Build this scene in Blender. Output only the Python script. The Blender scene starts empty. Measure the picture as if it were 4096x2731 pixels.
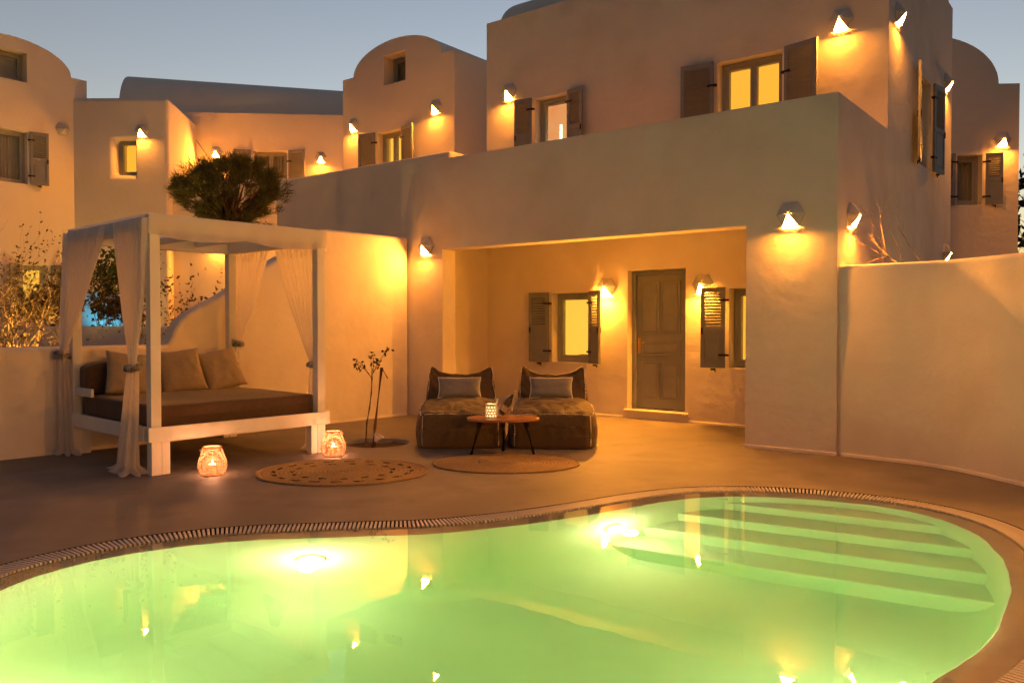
import bpy, bmesh, math, random
from mathutils import Vector, Matrix, noise as mnoise
random.seed(7)
R = math.radians
scene = bpy.context.scene
COL = scene.collection
# ------------------------------------------------------------------ camera, sky, exposure
cam = bpy.data.cameras.new('camera'); camo = bpy.data.objects.new('camera', cam); COL.objects.link(camo)
camo.location = (0, 0, 1.45); camo.rotation_euler = (R(88.8), 0, 0)
cam.sensor_width = 36; cam.lens = 28.53; cam.clip_start = .05; cam.clip_end = 900
scene.camera = camo
world = bpy.data.worlds.new('World'); scene.world = world; world.use_nodes = True
wn = world.node_tree; wn.nodes.clear()
wo = wn.nodes.new('ShaderNodeOutputWorld'); bg = wn.nodes.new('ShaderNodeBackground')
sky = wn.nodes.new('ShaderNodeTexSky'); sky.sky_type = 'NISHITA'; sky.sun_disc = False
sky.sun_elevation = R(-3.5); sky.sun_rotation = R(8); sky.altitude = 50
sky.air_density = 1.0; sky.dust_density = 2.0; sky.ozone_density = .8
bg.inputs['Strength'].default_value = .15
wn.links.new(sky.outputs[0], bg.inputs[0]); wn.links.new(bg.outputs[0], wo.inputs[0])
scene.view_settings.view_transform = 'Standard'; scene.view_settings.look = 'None'
EV = 4.75
scene.view_settings.exposure = EV; scene.view_settings.gamma = 1.0
scene.view_settings.use_curve_mapping = False
cy = scene.cycles
cy.use_denoising = True
cy.use_adaptive_sampling = True; cy.adaptive_threshold = .04
cy.max_bounces = 9; cy.diffuse_bounces = 4; cy.glossy_bounces = 4; cy.transmission_bounces = 6; cy.transparent_max_bounces = 16
cy.caustics_refractive = True; cy.caustics_reflective = True; cy.blur_glossy = .6
cy.sample_clamp_indirect = 4.0; cy.sample_clamp_direct = 0
cy.use_light_tree = True

K = 2 ** -EV                      # lamps are given as seen at this exposure
LAMP_E = 2600.0                    # strength of a lamp's glowing face
POOL_W = 42.0

# ------------------------------------------------------------------ materials
MATS = {}
def nmat(name):
    m = bpy.data.materials.new(name); m.use_nodes = True; m.node_tree.nodes.clear(); MATS[name] = m
    return m, m.node_tree, m.node_tree.nodes, m.node_tree.links
def pmat(name, col, rough=.7, col2=None, nscale=4, bumps=(), metallic=0, spec=.3, detail=4, transl=0, sheen=0, stretch=None, wear=None):
    m, nt, N, L = nmat(name)
    out = N.new('ShaderNodeOutputMaterial'); p = N.new('ShaderNodeBsdfPrincipled')
    tc = N.new('ShaderNodeTexCoord'); mp = N.new('ShaderNodeMapping'); L.new(tc.outputs['Object'], mp.inputs[0])
    if stretch: mp.inputs['Scale'].default_value = stretch
    p.inputs['Roughness'].default_value = rough; p.inputs['Metallic'].default_value = metallic
    p.inputs['Specular IOR Level'].default_value = spec
    if sheen: p.inputs['Sheen Weight'].default_value = sheen
    if col2:
        nz = N.new('ShaderNodeTexNoise'); nz.inputs['Scale'].default_value = nscale; nz.inputs['Detail'].default_value = detail
        nz.inputs['Roughness'].default_value = .6
        L.new(mp.outputs[0], nz.inputs[0])
        cr = N.new('ShaderNodeValToRGB'); cr.color_ramp.elements[0].position = .32; cr.color_ramp.elements[1].position = .68
        cr.color_ramp.elements[0].color = (*col, 1); cr.color_ramp.elements[1].color = (*col2, 1)
        L.new(nz.outputs[0], cr.inputs[0]); csock = cr.outputs[0]
        if wear:
            n2 = N.new('ShaderNodeTexNoise'); n2.inputs['Scale'].default_value = wear[1]; n2.inputs['Detail'].default_value = 6
            L.new(mp.outputs[0], n2.inputs[0])
            r2 = N.new('ShaderNodeValToRGB'); r2.color_ramp.elements[0].position = .5; r2.color_ramp.elements[1].position = .72
            mx = N.new('ShaderNodeMixRGB'); L.new(n2.outputs[0], r2.inputs[0]); L.new(r2.outputs[0], mx.inputs[0])
            L.new(csock, mx.inputs[1]); mx.inputs[2].default_value = (*wear[0], 1); csock = mx.outputs[0]
        L.new(csock, p.inputs['Base Color'])
    else:
        p.inputs['Base Color'].default_value = (*col, 1)
    prev = None
    for sc, st, dist in bumps:
        b = N.new('ShaderNodeBump'); b.inputs['Strength'].default_value = st; b.inputs['Distance'].default_value = dist
        n2 = N.new('ShaderNodeTexNoise'); n2.inputs['Scale'].default_value = sc; n2.inputs['Detail'].default_value = 3
        L.new(mp.outputs[0], n2.inputs[0]); L.new(n2.outputs[0], b.inputs['Height'])
        if prev: L.new(prev.outputs[0], b.inputs['Normal'])
        prev = b
    if prev: L.new(prev.outputs[0], p.inputs['Normal'])
    if transl:
        t = N.new('ShaderNodeBsdfTranslucent'); t.inputs[0].default_value = (*(col2 or col), 1)
        if col2: L.new(csock, t.inputs[0])
        mx = N.new('ShaderNodeMixShader'); mx.inputs[0].default_value = transl
        L.new(p.outputs[0], mx.inputs[1]); L.new(t.outputs[0], mx.inputs[2]); L.new(mx.outputs[0], out.inputs[0])
    else:
        L.new(p.outputs[0], out.inputs[0])
    return m
def emat(name, col, st, col2=None, nscale=2):
    m, nt, N, L = nmat(name)
    out = N.new('ShaderNodeOutputMaterial'); e = N.new('ShaderNodeEmission'); e.inputs[0].default_value = (*col, 1); e.inputs[1].default_value = st * K
    if col2:
        tc = N.new('ShaderNodeTexCoord'); nz = N.new('ShaderNodeTexNoise'); nz.inputs['Scale'].default_value = nscale; nz.inputs['Detail'].default_value = 1
        L.new(tc.outputs['Object'], nz.inputs[0]); mx = N.new('ShaderNodeMixRGB')
        mx.inputs[1].default_value = (*col, 1); mx.inputs[2].default_value = (*col2, 1); L.new(nz.outputs[0], mx.inputs[0]); L.new(mx.outputs[0], e.inputs[0])
    L.new(e.outputs[0], out.inputs[0]); return m
def glassmat(name, tint=(1, 1, 1), rough=0.0):
    m, nt, N, L = nmat(name)
    out = N.new('ShaderNodeOutputMaterial'); lw = N.new('ShaderNodeLayerWeight'); lw.inputs[0].default_value = .35; pw = N.new('ShaderNodeMath'); pw.operation = 'POWER'; pw.inputs[1].default_value = 2.5; L.new(lw.outputs['Facing'], pw.inputs[0]); fr = N.new('ShaderNodeMath'); fr.operation = 'MULTIPLY_ADD'; fr.inputs[1].default_value = .55; fr.inputs[2].default_value = .05; L.new(pw.outputs[0], fr.inputs[0])
    t = N.new('ShaderNodeBsdfTransparent'); t.inputs[0].default_value = (*tint, 1)
    g = N.new('ShaderNodeBsdfGlossy'); g.inputs['Roughness'].default_value = rough
    mx = N.new('ShaderNodeMixShader'); L.new(fr.outputs[0], mx.inputs[0]); L.new(t.outputs[0], mx.inputs[1]); L.new(g.outputs[0], mx.inputs[2])
    L.new(mx.outputs[0], out.inputs[0]); return m
def sheermat(name, col, trans):
    m, nt, N, L = nmat(name)
    out = N.new('ShaderNodeOutputMaterial')
    d = N.new('ShaderNodeBsdfDiffuse'); d.inputs[0].default_value = (*col, 1)
    tl = N.new('ShaderNodeBsdfTranslucent'); tl.inputs[0].default_value = (*col, 1)
    tr = N.new('ShaderNodeBsdfTransparent')
    a = N.new('ShaderNodeMixShader'); a.inputs[0].default_value = .58; L.new(d.outputs[0], a.inputs[1]); L.new(tl.outputs[0], a.inputs[2])
    b = N.new('ShaderNodeMixShader'); b.inputs[0].default_value = trans; L.new(a.outputs[0], b.inputs[1]); L.new(tr.outputs[0], b.inputs[2])
    L.new(b.outputs[0], out.inputs[0]); return m

pmat('plaster', (.74, .67, .565), .85, (.80, .73, .625), 1.6, ((2.2, .25, .05), (9, .16, .02), (55, .22, .006)), spec=.15, wear=((.66, .585, .48), .9))
pmat('plaster_far', (.74, .67, .57), .85, (.79, .72, .62), .8, ((9, .25, .02),), spec=.15)
pmat('concrete', (.16, .138, .116), .62, (.225, .198, .17), 2.2, ((30, .12, .004), (3.5, .15, .01)), spec=.25, detail=8, wear=((.14, .122, .105), 1.1))
pmat('earth', (.13, .10, .07), .95, (.2, .16, .11), 6, ((25, .6, .02),))
pmat('soil', (.07, .04, .02), .95, (.14, .085, .045), 22, ((60, 1, .02),))
pmat('rim', (.30, .26, .235), .35, (.36, .32, .29), 5, ((40, .25, .004), (9, .2, .006)), spec=.4)
pmat('grate', (.40, .385, .37), .5, (.48, .46, .44), 9, ((80, .1, .002),))
pmat('gutter', (.05, .045, .04), .9)
pmat('pool_paint', (.60, .70, .62), .8, (.66, .75, .67), 1.5, ((30, .1, .004),), spec=.1)
pmat('white_wood', (.70, .68, .64), .55, (.76, .74, .70), 5, ((30, .12, .003),), stretch=(1, 1, .15))
pmat('grey_paint', (.215, .228, .25), .5, (.25, .263, .285), 4, ((45, .12, .002),))
pmat('grey_frame', (.30, .315, .30), .5, (.34, .35, .335), 4, ((45, .1, .002),))
pmat('iron', (.03, .024, .02), .5, metallic=.6)
pmat('brass', (.75, .45, .16), .3, metallic=1)
pmat('lamp_metal', (.52, .50, .47), .6, (.58, .56, .53), 9, ((50, .1, .002),))
pmat('brown_fabric', (.088, .058, .028), .9, (.108, .073, .037), 30, ((260, .25, .002), (5, .5, .03)), sheen=.15)
pmat('mattress_fabric', (.075, .044, .024), .9, (.092, .055, .031), 30, ((260, .25, .002), (3, .3, .02)), sheen=.15)
pmat('cushion_fabric', (.28, .22, .145), .9, (.34, .27, .18), 60, ((220, .35, .002), (7, .4, .02)), sheen=.2)
pmat('pillow_fabric', (.20, .195, .20), .9, (.235, .23, .235), 60, ((240, .3, .002), (9, .3, .015)), sheen=.2)
pmat('piping', (.80, .77, .70), .8)
pmat('jute', (.30, .19, .075), .95, (.42, .28, .12), 60, ((150, .8, .004),))
pmat('jute_dark', (.05, .032, .015), .95)
pmat('rattan', (.62, .42, .27), .7, (.72, .52, .36), 30, ((120, .2, .002),), transl=.4)
pmat('table_wood', (.32, .13, .04), .28, (.42, .18, .06), 6, ((40, .05, .001),), stretch=(1, 8, 1), spec=.5)
pmat('dark_wood', (.02, .014, .01), .45)
pmat('stake_wood', (.16, .085, .04), .85, (.22, .12, .06), 12, ((40, .3, .003),), stretch=(1, 1, .2))
pmat('bark', (.16, .10, .055), .95, (.26, .17, .10), 14, ((40, .6, .008),))
pmat('twig', (.42, .27, .12), .85, (.55, .37, .19), 14)
pmat('pine_needle', (.075, .082, .02), .75, (.15, .145, .045), 3.5, transl=.2)
pmat('leaf', (.10, .075, .025), .6, (.17, .12, .045), 9, transl=.25)
pmat('leaf_green', (.05, .10, .025), .6, (.09, .15, .04), 9, transl=.25)
pmat('leaf_dark', (.045, .028, .012), .7, (.07, .045, .02), 9)
pmat('wax', (.85, .72, .5), .5, transl=.3)
pmat('ceramic', (.72, .66, .58), .45, (.78, .72, .64), 8, transl=.1)
pmat('bottle_glass', (.012, .018, .008), .12, spec=.6)
pmat('bottle_label', (.62, .52, .36), .7, (.30, .18, .10), 40)
pmat('foil', (.62, .50, .30), .35, metallic=.7)
pmat('curtain_in', (.50, .45, .36), .9, (.56, .50, .41), 3, ((5, .2, .02),))
pmat('room_wall', (.78, .66, .42), .9)
pmat('bedspread', (.55, .12, .06), .9)
pmat('render_grey', (.34, .33, .31), .85, (.40, .385, .36), 3, ((40, .3, .006),))
glassmat('glass', (.93, .95, .93)); glassmat('clear_glass', (.97, .97, .97), .02)
sheermat('voile', (.88, .84, .79), .30)
sheermat('voile_roof', (.86, .82, .76), .06)
emat('lamp_glow', (1.0, .322, .030), LAMP_E)
emat('lamp_glow_bright', (1.0, .34, .030), LAMP_E * 1.75)
emat('lamp_glow_soft', (1.0, .322, .04), LAMP_E * .55)
emat('room_glow', (1.0, .43, .045), 1.5, (1.0, .53, .06), 1.2)
emat('room_glow_pink', (1.0, .24, .06), 1.0, (1.0, .55, .2), 2.5)
emat('room_glow_deep', (1.0, .40, .03), 1.45, (1.0, .43, .035), 1)
emat('tube_glow', (1.0, .9, .6), 6)
emat('pool_lens', (1.0, .90, .6), 9)
emat('flame', (1.0, .62, .2), 60)
emat('cyan_lens', (.15, .75, 1.0), 20)
emat('yellow_lens', (1.0, .62, .16), 60)

def water_mat():
    m, nt, N, L = nmat('water')
    out = N.new('ShaderNodeOutputMaterial'); g = N.new('ShaderNodeBsdfGlass'); g.inputs['IOR'].default_value = 1.333; g.inputs['Roughness'].default_value = 0
    tc = N.new('ShaderNodeTexCoord'); nz = N.new('ShaderNodeTexNoise'); nz.inputs['Scale'].default_value = 2.2; nz.inputs['Detail'].default_value = 2
    b = N.new('ShaderNodeBump'); b.inputs['Strength'].default_value = .035; b.inputs['Distance'].default_value = .02
    L.new(tc.outputs['Object'], nz.inputs[0]); L.new(nz.outputs[0], b.inputs['Height']); L.new(b.outputs[0], g.inputs['Normal'])
    va = N.new('ShaderNodeVolumeAbsorption'); va.inputs[0].default_value = (.46, .90, .50, 1); va.inputs['Density'].default_value = .40
    L.new(g.outputs[0], out.inputs['Surface']); L.new(va.outputs[0], out.inputs['Volume'])
water_mat()

# ------------------------------------------------------------------ mesh helpers
class MB:
    def __init__(s): s.v = []; s.f = []
    def add(s, vs, fs):
        o = len(s.v); s.v += [tuple(v) for v in vs]; s.f += [tuple(i + o for i in f) for f in fs]; return s
    def box(s, x0, x1, y0, y1, z0, z1, M=None):
        vs = [Vector((x, y, z)) for z in (z0, z1) for y in (y0, y1) for x in (x0, x1)]
        if M: vs = [M @ v for v in vs]
        return s.add(vs, [(0, 2, 3, 1), (4, 5, 7, 6), (0, 1, 5, 4), (1, 3, 7, 5), (3, 2, 6, 7), (2, 0, 4, 6)])
    def tube(s, pts, rad, n=6, caps=True):
        pts = [Vector(p) for p in pts]; rad = rad if hasattr(rad, '__len__') else [rad] * len(pts)
        rings = []; up = None
        for i, p in enumerate(pts):
            d = (pts[min(i + 1, len(pts) - 1)] - pts[max(i - 1, 0)])
            if d.length < 1e-9: d = Vector((0, 0, 1))
            d.normalize()
            if up is None: up = Vector((1, 0, 0)) if abs(d.x) < .8 else Vector((0, 1, 0))
            a = d.cross(up)
            if a.length < 1e-6: a = d.cross(Vector((0, 1, .3)))
            a.normalize(); b = d.cross(a).normalized(); up = b.cross(d) * -1 if False else a.cross(d)
            rings.append([p + (a * math.cos(2 * math.pi * k / n) + b * math.sin(2 * math.pi * k / n)) * rad[i] for k in range(n)])
            up = b if abs(b.dot(d)) < .99 else up
            up = d.cross(a)
        vs = [v for r in rings for v in r]; fs = []
        for i in range(len(rings) - 1):
            for k in range(n):
                k2 = (k + 1) % n
                fs.append((i * n + k, i * n + k2, (i + 1) * n + k2, (i + 1) * n + k))
        if caps:
            fs.append(tuple(range(n))[::-1]); fs.append(tuple((len(rings) - 1) * n + k for k in range(n)))
        return s.add(vs, fs)
    def loop_tube(s, pts, rad, n=5):
        pts = [Vector(p) for p in pts]; m = len(pts); vs = []
        c = sum(pts, Vector()) / m
        for i, p in enumerate(pts):
            d = (pts[(i + 1) % m] - pts[i - 1]).normalized(); a = (p - c); a = (a - d * a.dot(d)).normalized(); b = d.cross(a)
            vs += [p + (a * math.cos(2 * math.pi * k / n) + b * math.sin(2 * math.pi * k / n)) * rad for k in range(n)]
        fs = [(i * n + k, i * n + (k + 1) % n, ((i + 1) % m) * n + (k + 1) % n, ((i + 1) % m) * n + k) for i in range(m) for k in range(n)]
        return s.add(vs, fs)
    def lathe(s, prof, n=24, M=None, cap0=False, cap1=False):
        vs = [Vector((r * math.cos(2 * math.pi * k / n), r * math.sin(2 * math.pi * k / n), z)) for r, z in prof for k in range(n)]
        if M: vs = [M @ v for v in vs]
        fs = [(i * n + k, i * n + (k + 1) % n, (i + 1) * n + (k + 1) % n, (i + 1) * n + k) for i in range(len(prof) - 1) for k in range(n)]
        if cap0: fs.append(tuple(range(n))[::-1])
        if cap1: fs.append(tuple((len(prof) - 1) * n + k for k in range(n)))
        return s.add(vs, fs)
    def prism(s, outline, axis, a, b):
        """outline of (p, z); axis 'y': p is x; axis 'x': p is y; axis 'z': (x, y)"""
        n = len(outline)
        mk = {'y': lambda p, z, t: (p, t, z), 'x': lambda p, z, t: (t, p, z), 'z': lambda p, z, t: (p, z, t)}[axis]
        vs = [mk(p, z, a) for p, z in outline] + [mk(p, z, b) for p, z in outline]
        fs = [tuple(range(n)), tuple(range(2 * n - 1, n - 1, -1))] + [(k, k + n, (k + 1) % n + n, (k + 1) % n) for k in range(n)]
        return s.add(vs, fs)
    def mesh(s, name):
        me = bpy.data.meshes.new(name); me.from_pydata(s.v, [], s.f)
        bm = bmesh.new(); bm.from_mesh(me); bmesh.ops.recalc_face_normals(bm, faces=bm.faces); bm.to_mesh(me); bm.free()
        return me
    def build(s, name, mat, parent=None, smooth=False, bevel=0, M=None, seg=2):
        return mkobj(name, s.mesh(name), mat, parent, smooth, bevel, M, seg)
def mkobj(name, me, mat, parent=None, smooth=False, bevel=0, M=None, seg=2, angle=40):
    o = bpy.data.objects.new(name, me); COL.objects.link(o)
    if mat and not me.materials: me.materials.append(MATS[mat])
    if smooth or bevel:
        me.polygons.foreach_set('use_smooth', [True] * len(me.polygons))
    if bevel:
        b = o.modifiers.new('bevel', 'BEVEL'); b.width = bevel; b.segments = seg; b.limit_method = 'ANGLE'; b.angle_limit = R(angle)
        w = o.modifiers.new('wn', 'WEIGHTED_NORMAL'); w.keep_sharp = False
    if parent: o.parent = parent
    if M is not None: o.matrix_local = M
    return o
def inst(o, parent, M, name=None):
    c = o.copy(); COL.objects.link(c); c.parent = parent; c.matrix_local = M
    return c
def thing(name, label, cat, loc=(0, 0, 0), rz=0, group=None):
    o = bpy.data.objects.new(name, None); COL.objects.link(o); o.location = loc; o.rotation_euler = (0, 0, rz); o.empty_display_size = .1
    return tag(o, label, cat, group)
def tag(o, label=None, cat=None, group=None, kind=None):
    if label: o['label'] = label
    if cat: o['category'] = cat
    if group: o['group'] = group
    if kind: o['kind'] = kind
    return o
def boolean(name, base, cut=(), add=()):
    o = bpy.data.objects.new('tmp', base.mesh('tmp')); COL.objects.link(o); tmp = [o]
    for lst, op in ((add, 'UNION'), (cut, 'DIFFERENCE')):
        for c in lst:
            co = bpy.data.objects.new('tmpc', c.mesh('tmpc')); COL.objects.link(co); tmp.append(co)
            m = o.modifiers.new('b', 'BOOLEAN'); m.operation = op; m.object = co; m.solver = 'EXACT'
    dg = bpy.context.evaluated_depsgraph_get(); dg.update()
    me = bpy.data.meshes.new_from_object(o.evaluated_get(dg)); me.name = name
    for t in tmp: bpy.data.objects.remove(t)
    bm = bmesh.new(); bm.from_mesh(me); bmesh.ops.remove_doubles(bm, verts=bm.verts, dist=1e-4)
    bmesh.ops.triangulate(bm, faces=[f for f in bm.faces if len(f.verts) > 4], ngon_method='EAR_CLIP'); bm.to_mesh(me); bm.free()
    return me
def B(*a): return MB().box(*a)
T = Matrix.Translation
def RZ(a): return Matrix.Rotation(a, 4, 'Z')
def lit(name, kind, loc, energy, color, parent, size=.05, rot=None, spread=None, spot=None):
    l = bpy.data.lights.new(name, kind); l.energy = energy * K; l.color = color
    if kind == 'POINT': l.shadow_soft_size = size
    if kind == 'AREA': l.shape = 'DISK'; l.size = size
    if kind == 'SPOT': l.shadow_soft_size = size; l.spot_size = spot or R(90); l.spot_blend = .8
    o = bpy.data.objects.new(name, l); COL.objects.link(o); o.location = loc; o.parent = parent
    if rot: o.rotation_euler = rot
    return o

# ------------------------------------------------------------------ frames of the place
UA = R(-37.9)                        # direction of the main facade
P = Vector((3.58, 8.95, 0))          # front right corner of the main house
UX = Vector((math.cos(UA), math.sin(UA), 0)); UY = Vector((-math.sin(UA), math.cos(UA), 0))

# ------------------------------------------------------------------ pool outline
ctrl = [(-2.823, 4.475), (-2.776, 4.742), (-2.654, 4.95), (-2.5, 5.13), (-2.305, 5.279), (-1.942, 5.461), (-1.465, 5.55), (-1.117, 5.596), (-.678, 5.643),
        (-.375, 5.727), (.048, 5.915), (.383, 6.102), (.749, 6.345), (1.359, 6.76), (1.769, 6.9), (2.262, 6.878), (2.80, 6.658), (3.135, 6.345), (3.27, 5.941),
        (3.231, 5.516), (3.039, 4.969), (2.824, 4.566), (2.647, 4.29), (2.302, 3.834), (2.011, 3.543), (1.691, 3.276), (1.2, 2.88), (.5, 2.52), (-.4, 2.3), (-1.3, 2.4),
        (-2.1, 2.8), (-2.6, 3.35), (-2.81, 3.95)]
def catmull(c, per):
    out = []; n = len(c)
    for i in range(n):
        p0, p1, p2, p3 = (Vector(c[(i + k - 1) % n]) for k in range(4))
        for j in range(per):
            t = j / per
            out.append(.5 * ((2 * p1) + (p2 - p0) * t + (2 * p0 - 5 * p1 + 4 * p2 - p3) * t * t + (3 * p1 - p0 - 3 * p2 + p3) * t ** 3))
    return out
def resample(pts, n):
    m = len(pts); L = [0]
    for i in range(m): L.append(L[-1] + (pts[(i + 1) % m] - pts[i]).length)
    out = []; j = 0
    for k in range(n):
        d = L[-1] * k / n
        while L[j + 1] < d: j += 1
        f = (d - L[j]) / max(1e-9, L[j + 1] - L[j]); out.append(pts[j].lerp(pts[(j + 1) % m], f))
    return out, L[-1]
edge0, _ = resample(catmull(ctrl, 8), 220)
for _ in range(6): edge0 = [(edge0[i - 1] + edge0[i] * 2 + edge0[(i + 1) % 220]) / 4 for i in range(220)]
def offset(pts, d):
    n = len(pts); out = []
    for i in range(n):
        t = (pts[(i + 1) % n] - pts[i - 1]).normalized(); nn = Vector((t.y, -t.x))     # outline runs clockwise: outward is on its left
        out.append(pts[i] - nn * d)
    return out
area = sum(edge0[i].x * edge0[(i + 1) % 220].y - edge0[(i + 1) % 220].x * edge0[i].y for i in range(220))
if area > 0: edge0.reverse()
RIM, GR = .17, .19
edge_rim = offset(edge0, RIM); edge_gr = offset(edge0, RIM + GR)

def flat_fill(name, outer, holes, z):
    cu = bpy.data.curves.new(name, 'CURVE'); cu.dimensions = '2D'; cu.fill_mode = 'BOTH'
    for lp in [outer] + holes:
        sp = cu.splines.new('POLY'); sp.points.add(len(lp) - 1); sp.use_cyclic_u = True
        for i, p in enumerate(lp): sp.points[i].co = (p[0], p[1], 0, 1)
    o = bpy.data.objects.new('tmp', cu); COL.objects.link(o); dg = bpy.context.evaluated_depsgraph_get(); dg.update()
    me = bpy.data.meshes.new_from_object(o.evaluated_get(dg)); bpy.data.objects.remove(o)
    me.name = name; me.transform(T((0, 0, z))); me.materials.clear()
    bm = bmesh.new(); bm.from_mesh(me); bmesh.ops.recalc_face_normals(bm, faces=bm.faces)
    if sum(f.normal.z for f in bm.faces) < 0: bmesh.ops.reverse_faces(bm, faces=bm.faces)
    bm.to_mesh(me); bm.free()
    return me
PIT = Vector((-1.66, 9.93)); PITR = .40
def circ(c, r, n=40, ry=None): return [(c[0] + r * math.cos(2 * math.pi * k / n), c[1] + (ry or r) * math.sin(2 * math.pi * k / n)) for k in range(n)]
sq = [(-300, -120), (300, -120), (300, 480), (-300, 480)]
tr = [(-16, -9), (7.5, -9), (7.5, 15.5), (-16, 15.5)]
tag(mkobj('ground', flat_fill('ground', sq, [[(-15.5, -8.5), (7, -8.5), (7, 15), (-15.5, 15)]], -.03), 'earth'), kind='structure')
terrace = tag(mkobj('terrace', flat_fill('terrace', tr, [edge_gr, circ(PIT, PITR)], 0), 'concrete'), kind='structure')
def band(a, b, za, zb):
    n = len(a); m = MB(); m.add([(p[0], p[1], za) for p in a] + [(p[0], p[1], zb) for p in b], [(i, (i + 1) % n, n + (i + 1) % n, n + i) for i in range(n)]); return m
# gutter under the grate
gut = tag(band(edge_gr, edge_gr, 0, -.12).build('gutter', 'gutter'), kind='structure')
g2 = band(edge_gr, edge_rim, -.12, -.12); g2.add(*[(lambda m: (m.v, m.f))(band(edge_rim, edge_rim, -.12, -.028))][0]); g2.build('channel', 'gutter', gut)
# rim and basin
rimo = offset(edge0, RIM - .004)
rag = []
for i, p in enumerate(edge0):
    w = .012 * mnoise.noise((p.x * 3, p.y * 3, 1)) + .008 * mnoise.noise((p.x * 14, p.y * 14, 2))
    rag.append(w)
def offw(pts, ws):
    n = len(pts); out = []
    for i in range(n):
        t = (pts[(i + 1) % n] - pts[i - 1]).normalized(); nn = Vector((t.y, -t.x)); out.append(pts[i] - nn * ws[i])
    return out
redge = offw(edge0, rag)
rim = tag(band(rimo, redge, -.024, -.034).build('pool_rim', 'rim', smooth=True), kind='structure')
bs = MB(); n = 220; rings = [(redge, -.034), (offset(redge, -.012), -.06)]
rings += [(offset(edge0, -.02), -.35), (offset(edge0, -.03), -.8)]
for k in range(1, 6):
    a = k / 5 * math.pi / 2; rings.append((offset(edge0, -.03 - .28 * (1 - math.cos(a))), -.8 - .35 * math.sin(a)))
for k in range(len(rings)): bs.v += [(p.x, p.y, rings[k][1]) for p in rings[k][0]]
for k in range(len(rings) - 1):
    bs.f += [(k * n + i, k * n + (i + 1) % n, (k + 1) * n + (i + 1) % n, (k + 1) * n + i) for i in range(n)]
bs.f.append(tuple((len(rings) - 1) * n + i for i in range(n)))
pool = tag(bs.build('pool_basin', 'pool_paint', smooth=False), kind='structure')
for f in pool.data.polygons: f.use_smooth = len(f.vertices) == 4
# underwater steps across the far right end
nx, ny = .5, .866
for k, (off, zt) in enumerate(((6.86, -.24), (6.53, -.46), (6.19, -.68), (5.85, -.9))):
    M = Matrix(((ny, nx, 0, nx * off), (-nx, ny, 0, ny * off), (0, 0, 1, 0), (0, 0, 0, 1)))
    B(-4 + k * .02, 3 - k * .02, 0, 2.2 - k * .02, -1.5 - k * .01, zt).build('step', 'pool_paint', pool, bevel=.03, M=M)
# water body
wm = MB(); we = offset(edge0, RIM - .006)
wm.prism([(p.x, p.y) for p in we], 'z', -2.2, -.014)
tag(wm.build('pool_water', 'water'), kind='structure')
# pool lamps under water
def pool_lamp(pos, nrm, e, label):
    t = thing('pool_lamp', label, 'pool lamp', pos, math.atan2(nrm[1], nrm[0]) + math.pi / 2, 'underwater pool lamps')
    M = Matrix.Rotation(R(90), 4, 'X')
    MB().lathe([(.094, -.02), (.094, .010), (.088, .014), (.084, .013)], 28, M).build('ring', 'ceramic', t, smooth=True)
    MB().lathe([(.0005, .022), (.05, .020), (.084, .013)], 28, M).build('lens', 'pool_lens', t)
    lit('beam', 'POINT', (0, -.17, 0), e * .78, (1.0, .71, .34), t, .06)
def near_edge(x, y):
    i = min(range(220), key=lambda k: (edge0[k].x - x) ** 2 + (edge0[k].y - y) ** 2)
    t = (edge0[(i + 1) % 220] - edge0[i - 1]).normalized(); nn = Vector((t.y, -t.x)); return edge0[i], nn
for (x, y), e, lb in (((-1.42, 5.56), POOL_W * .72, 'glowing round underwater pool lamp at the left of the pool'), ((.80, 6.37), POOL_W * .65, 'glowing round underwater pool lamp near the pool steps'),
                      ((-2.7, 3.6), POOL_W * 1.7, 'round pool lamp on the near left pool wall'), ((1.9, 3.45), POOL_W * 1.7, 'added unseen pool lamp on the near right pool wall')):  # near right lamp is added out of view to brighten the steps
    c, nn = near_edge(x, y); c = c + nn * .045
    pool_lamp((c.x, c.y, -.50), (nn.x, nn.y), e, lb)
# grate slats
slat_edge, plen = resample([(edge_rim[i] + edge_gr[i]) / 2 for i in range(220)], 10)
NS = int(plen / .0305)
mid, _ = resample([(edge_rim[i] + edge_gr[i]) / 2 for i in range(220)], NS)
grate = thing('pool_grate', 'pale slatted overflow grate running round the pool edge', 'drain grate', (0, 0, 0))
sm = MB().box(-.0085, .0085, -GR / 2 + .006, GR / 2 - .006, -.03, -.003)
sme = sm.mesh('slat'); sme.materials.append(MATS['grate'])
def seen(p): return p.y > 3 and abs(p.x / p.y) < .66
order = sorted(range(NS), key=lambda i: (not seen(mid[i]), mid[i].length))
top300 = set(order[:300]); rest = MB(); bar = []
for i in range(NS):
    t = (mid[(i + 1) % NS] - mid[i - 1]).normalized(); M = T((mid[i].x, mid[i].y, 0)) @ RZ(math.atan2(t.y, t.x))
    if i in top300:
        o = bpy.data.objects.new('slat', sme); COL.objects.link(o); o.parent = grate; o.matrix_local = M
    else:
        rest.box(-.0085, .0085, -GR / 2 + .006, GR / 2 - .006, -.03, -.003, M)
tag(rest.build('far_slats', 'grate', grate), kind='stuff')
mm = MB(); mm.loop_tube([(p.x, p.y, -.032) for p in mid[::4]], .006, 4); mm.build('tie_bar', 'grate', grate)
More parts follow.
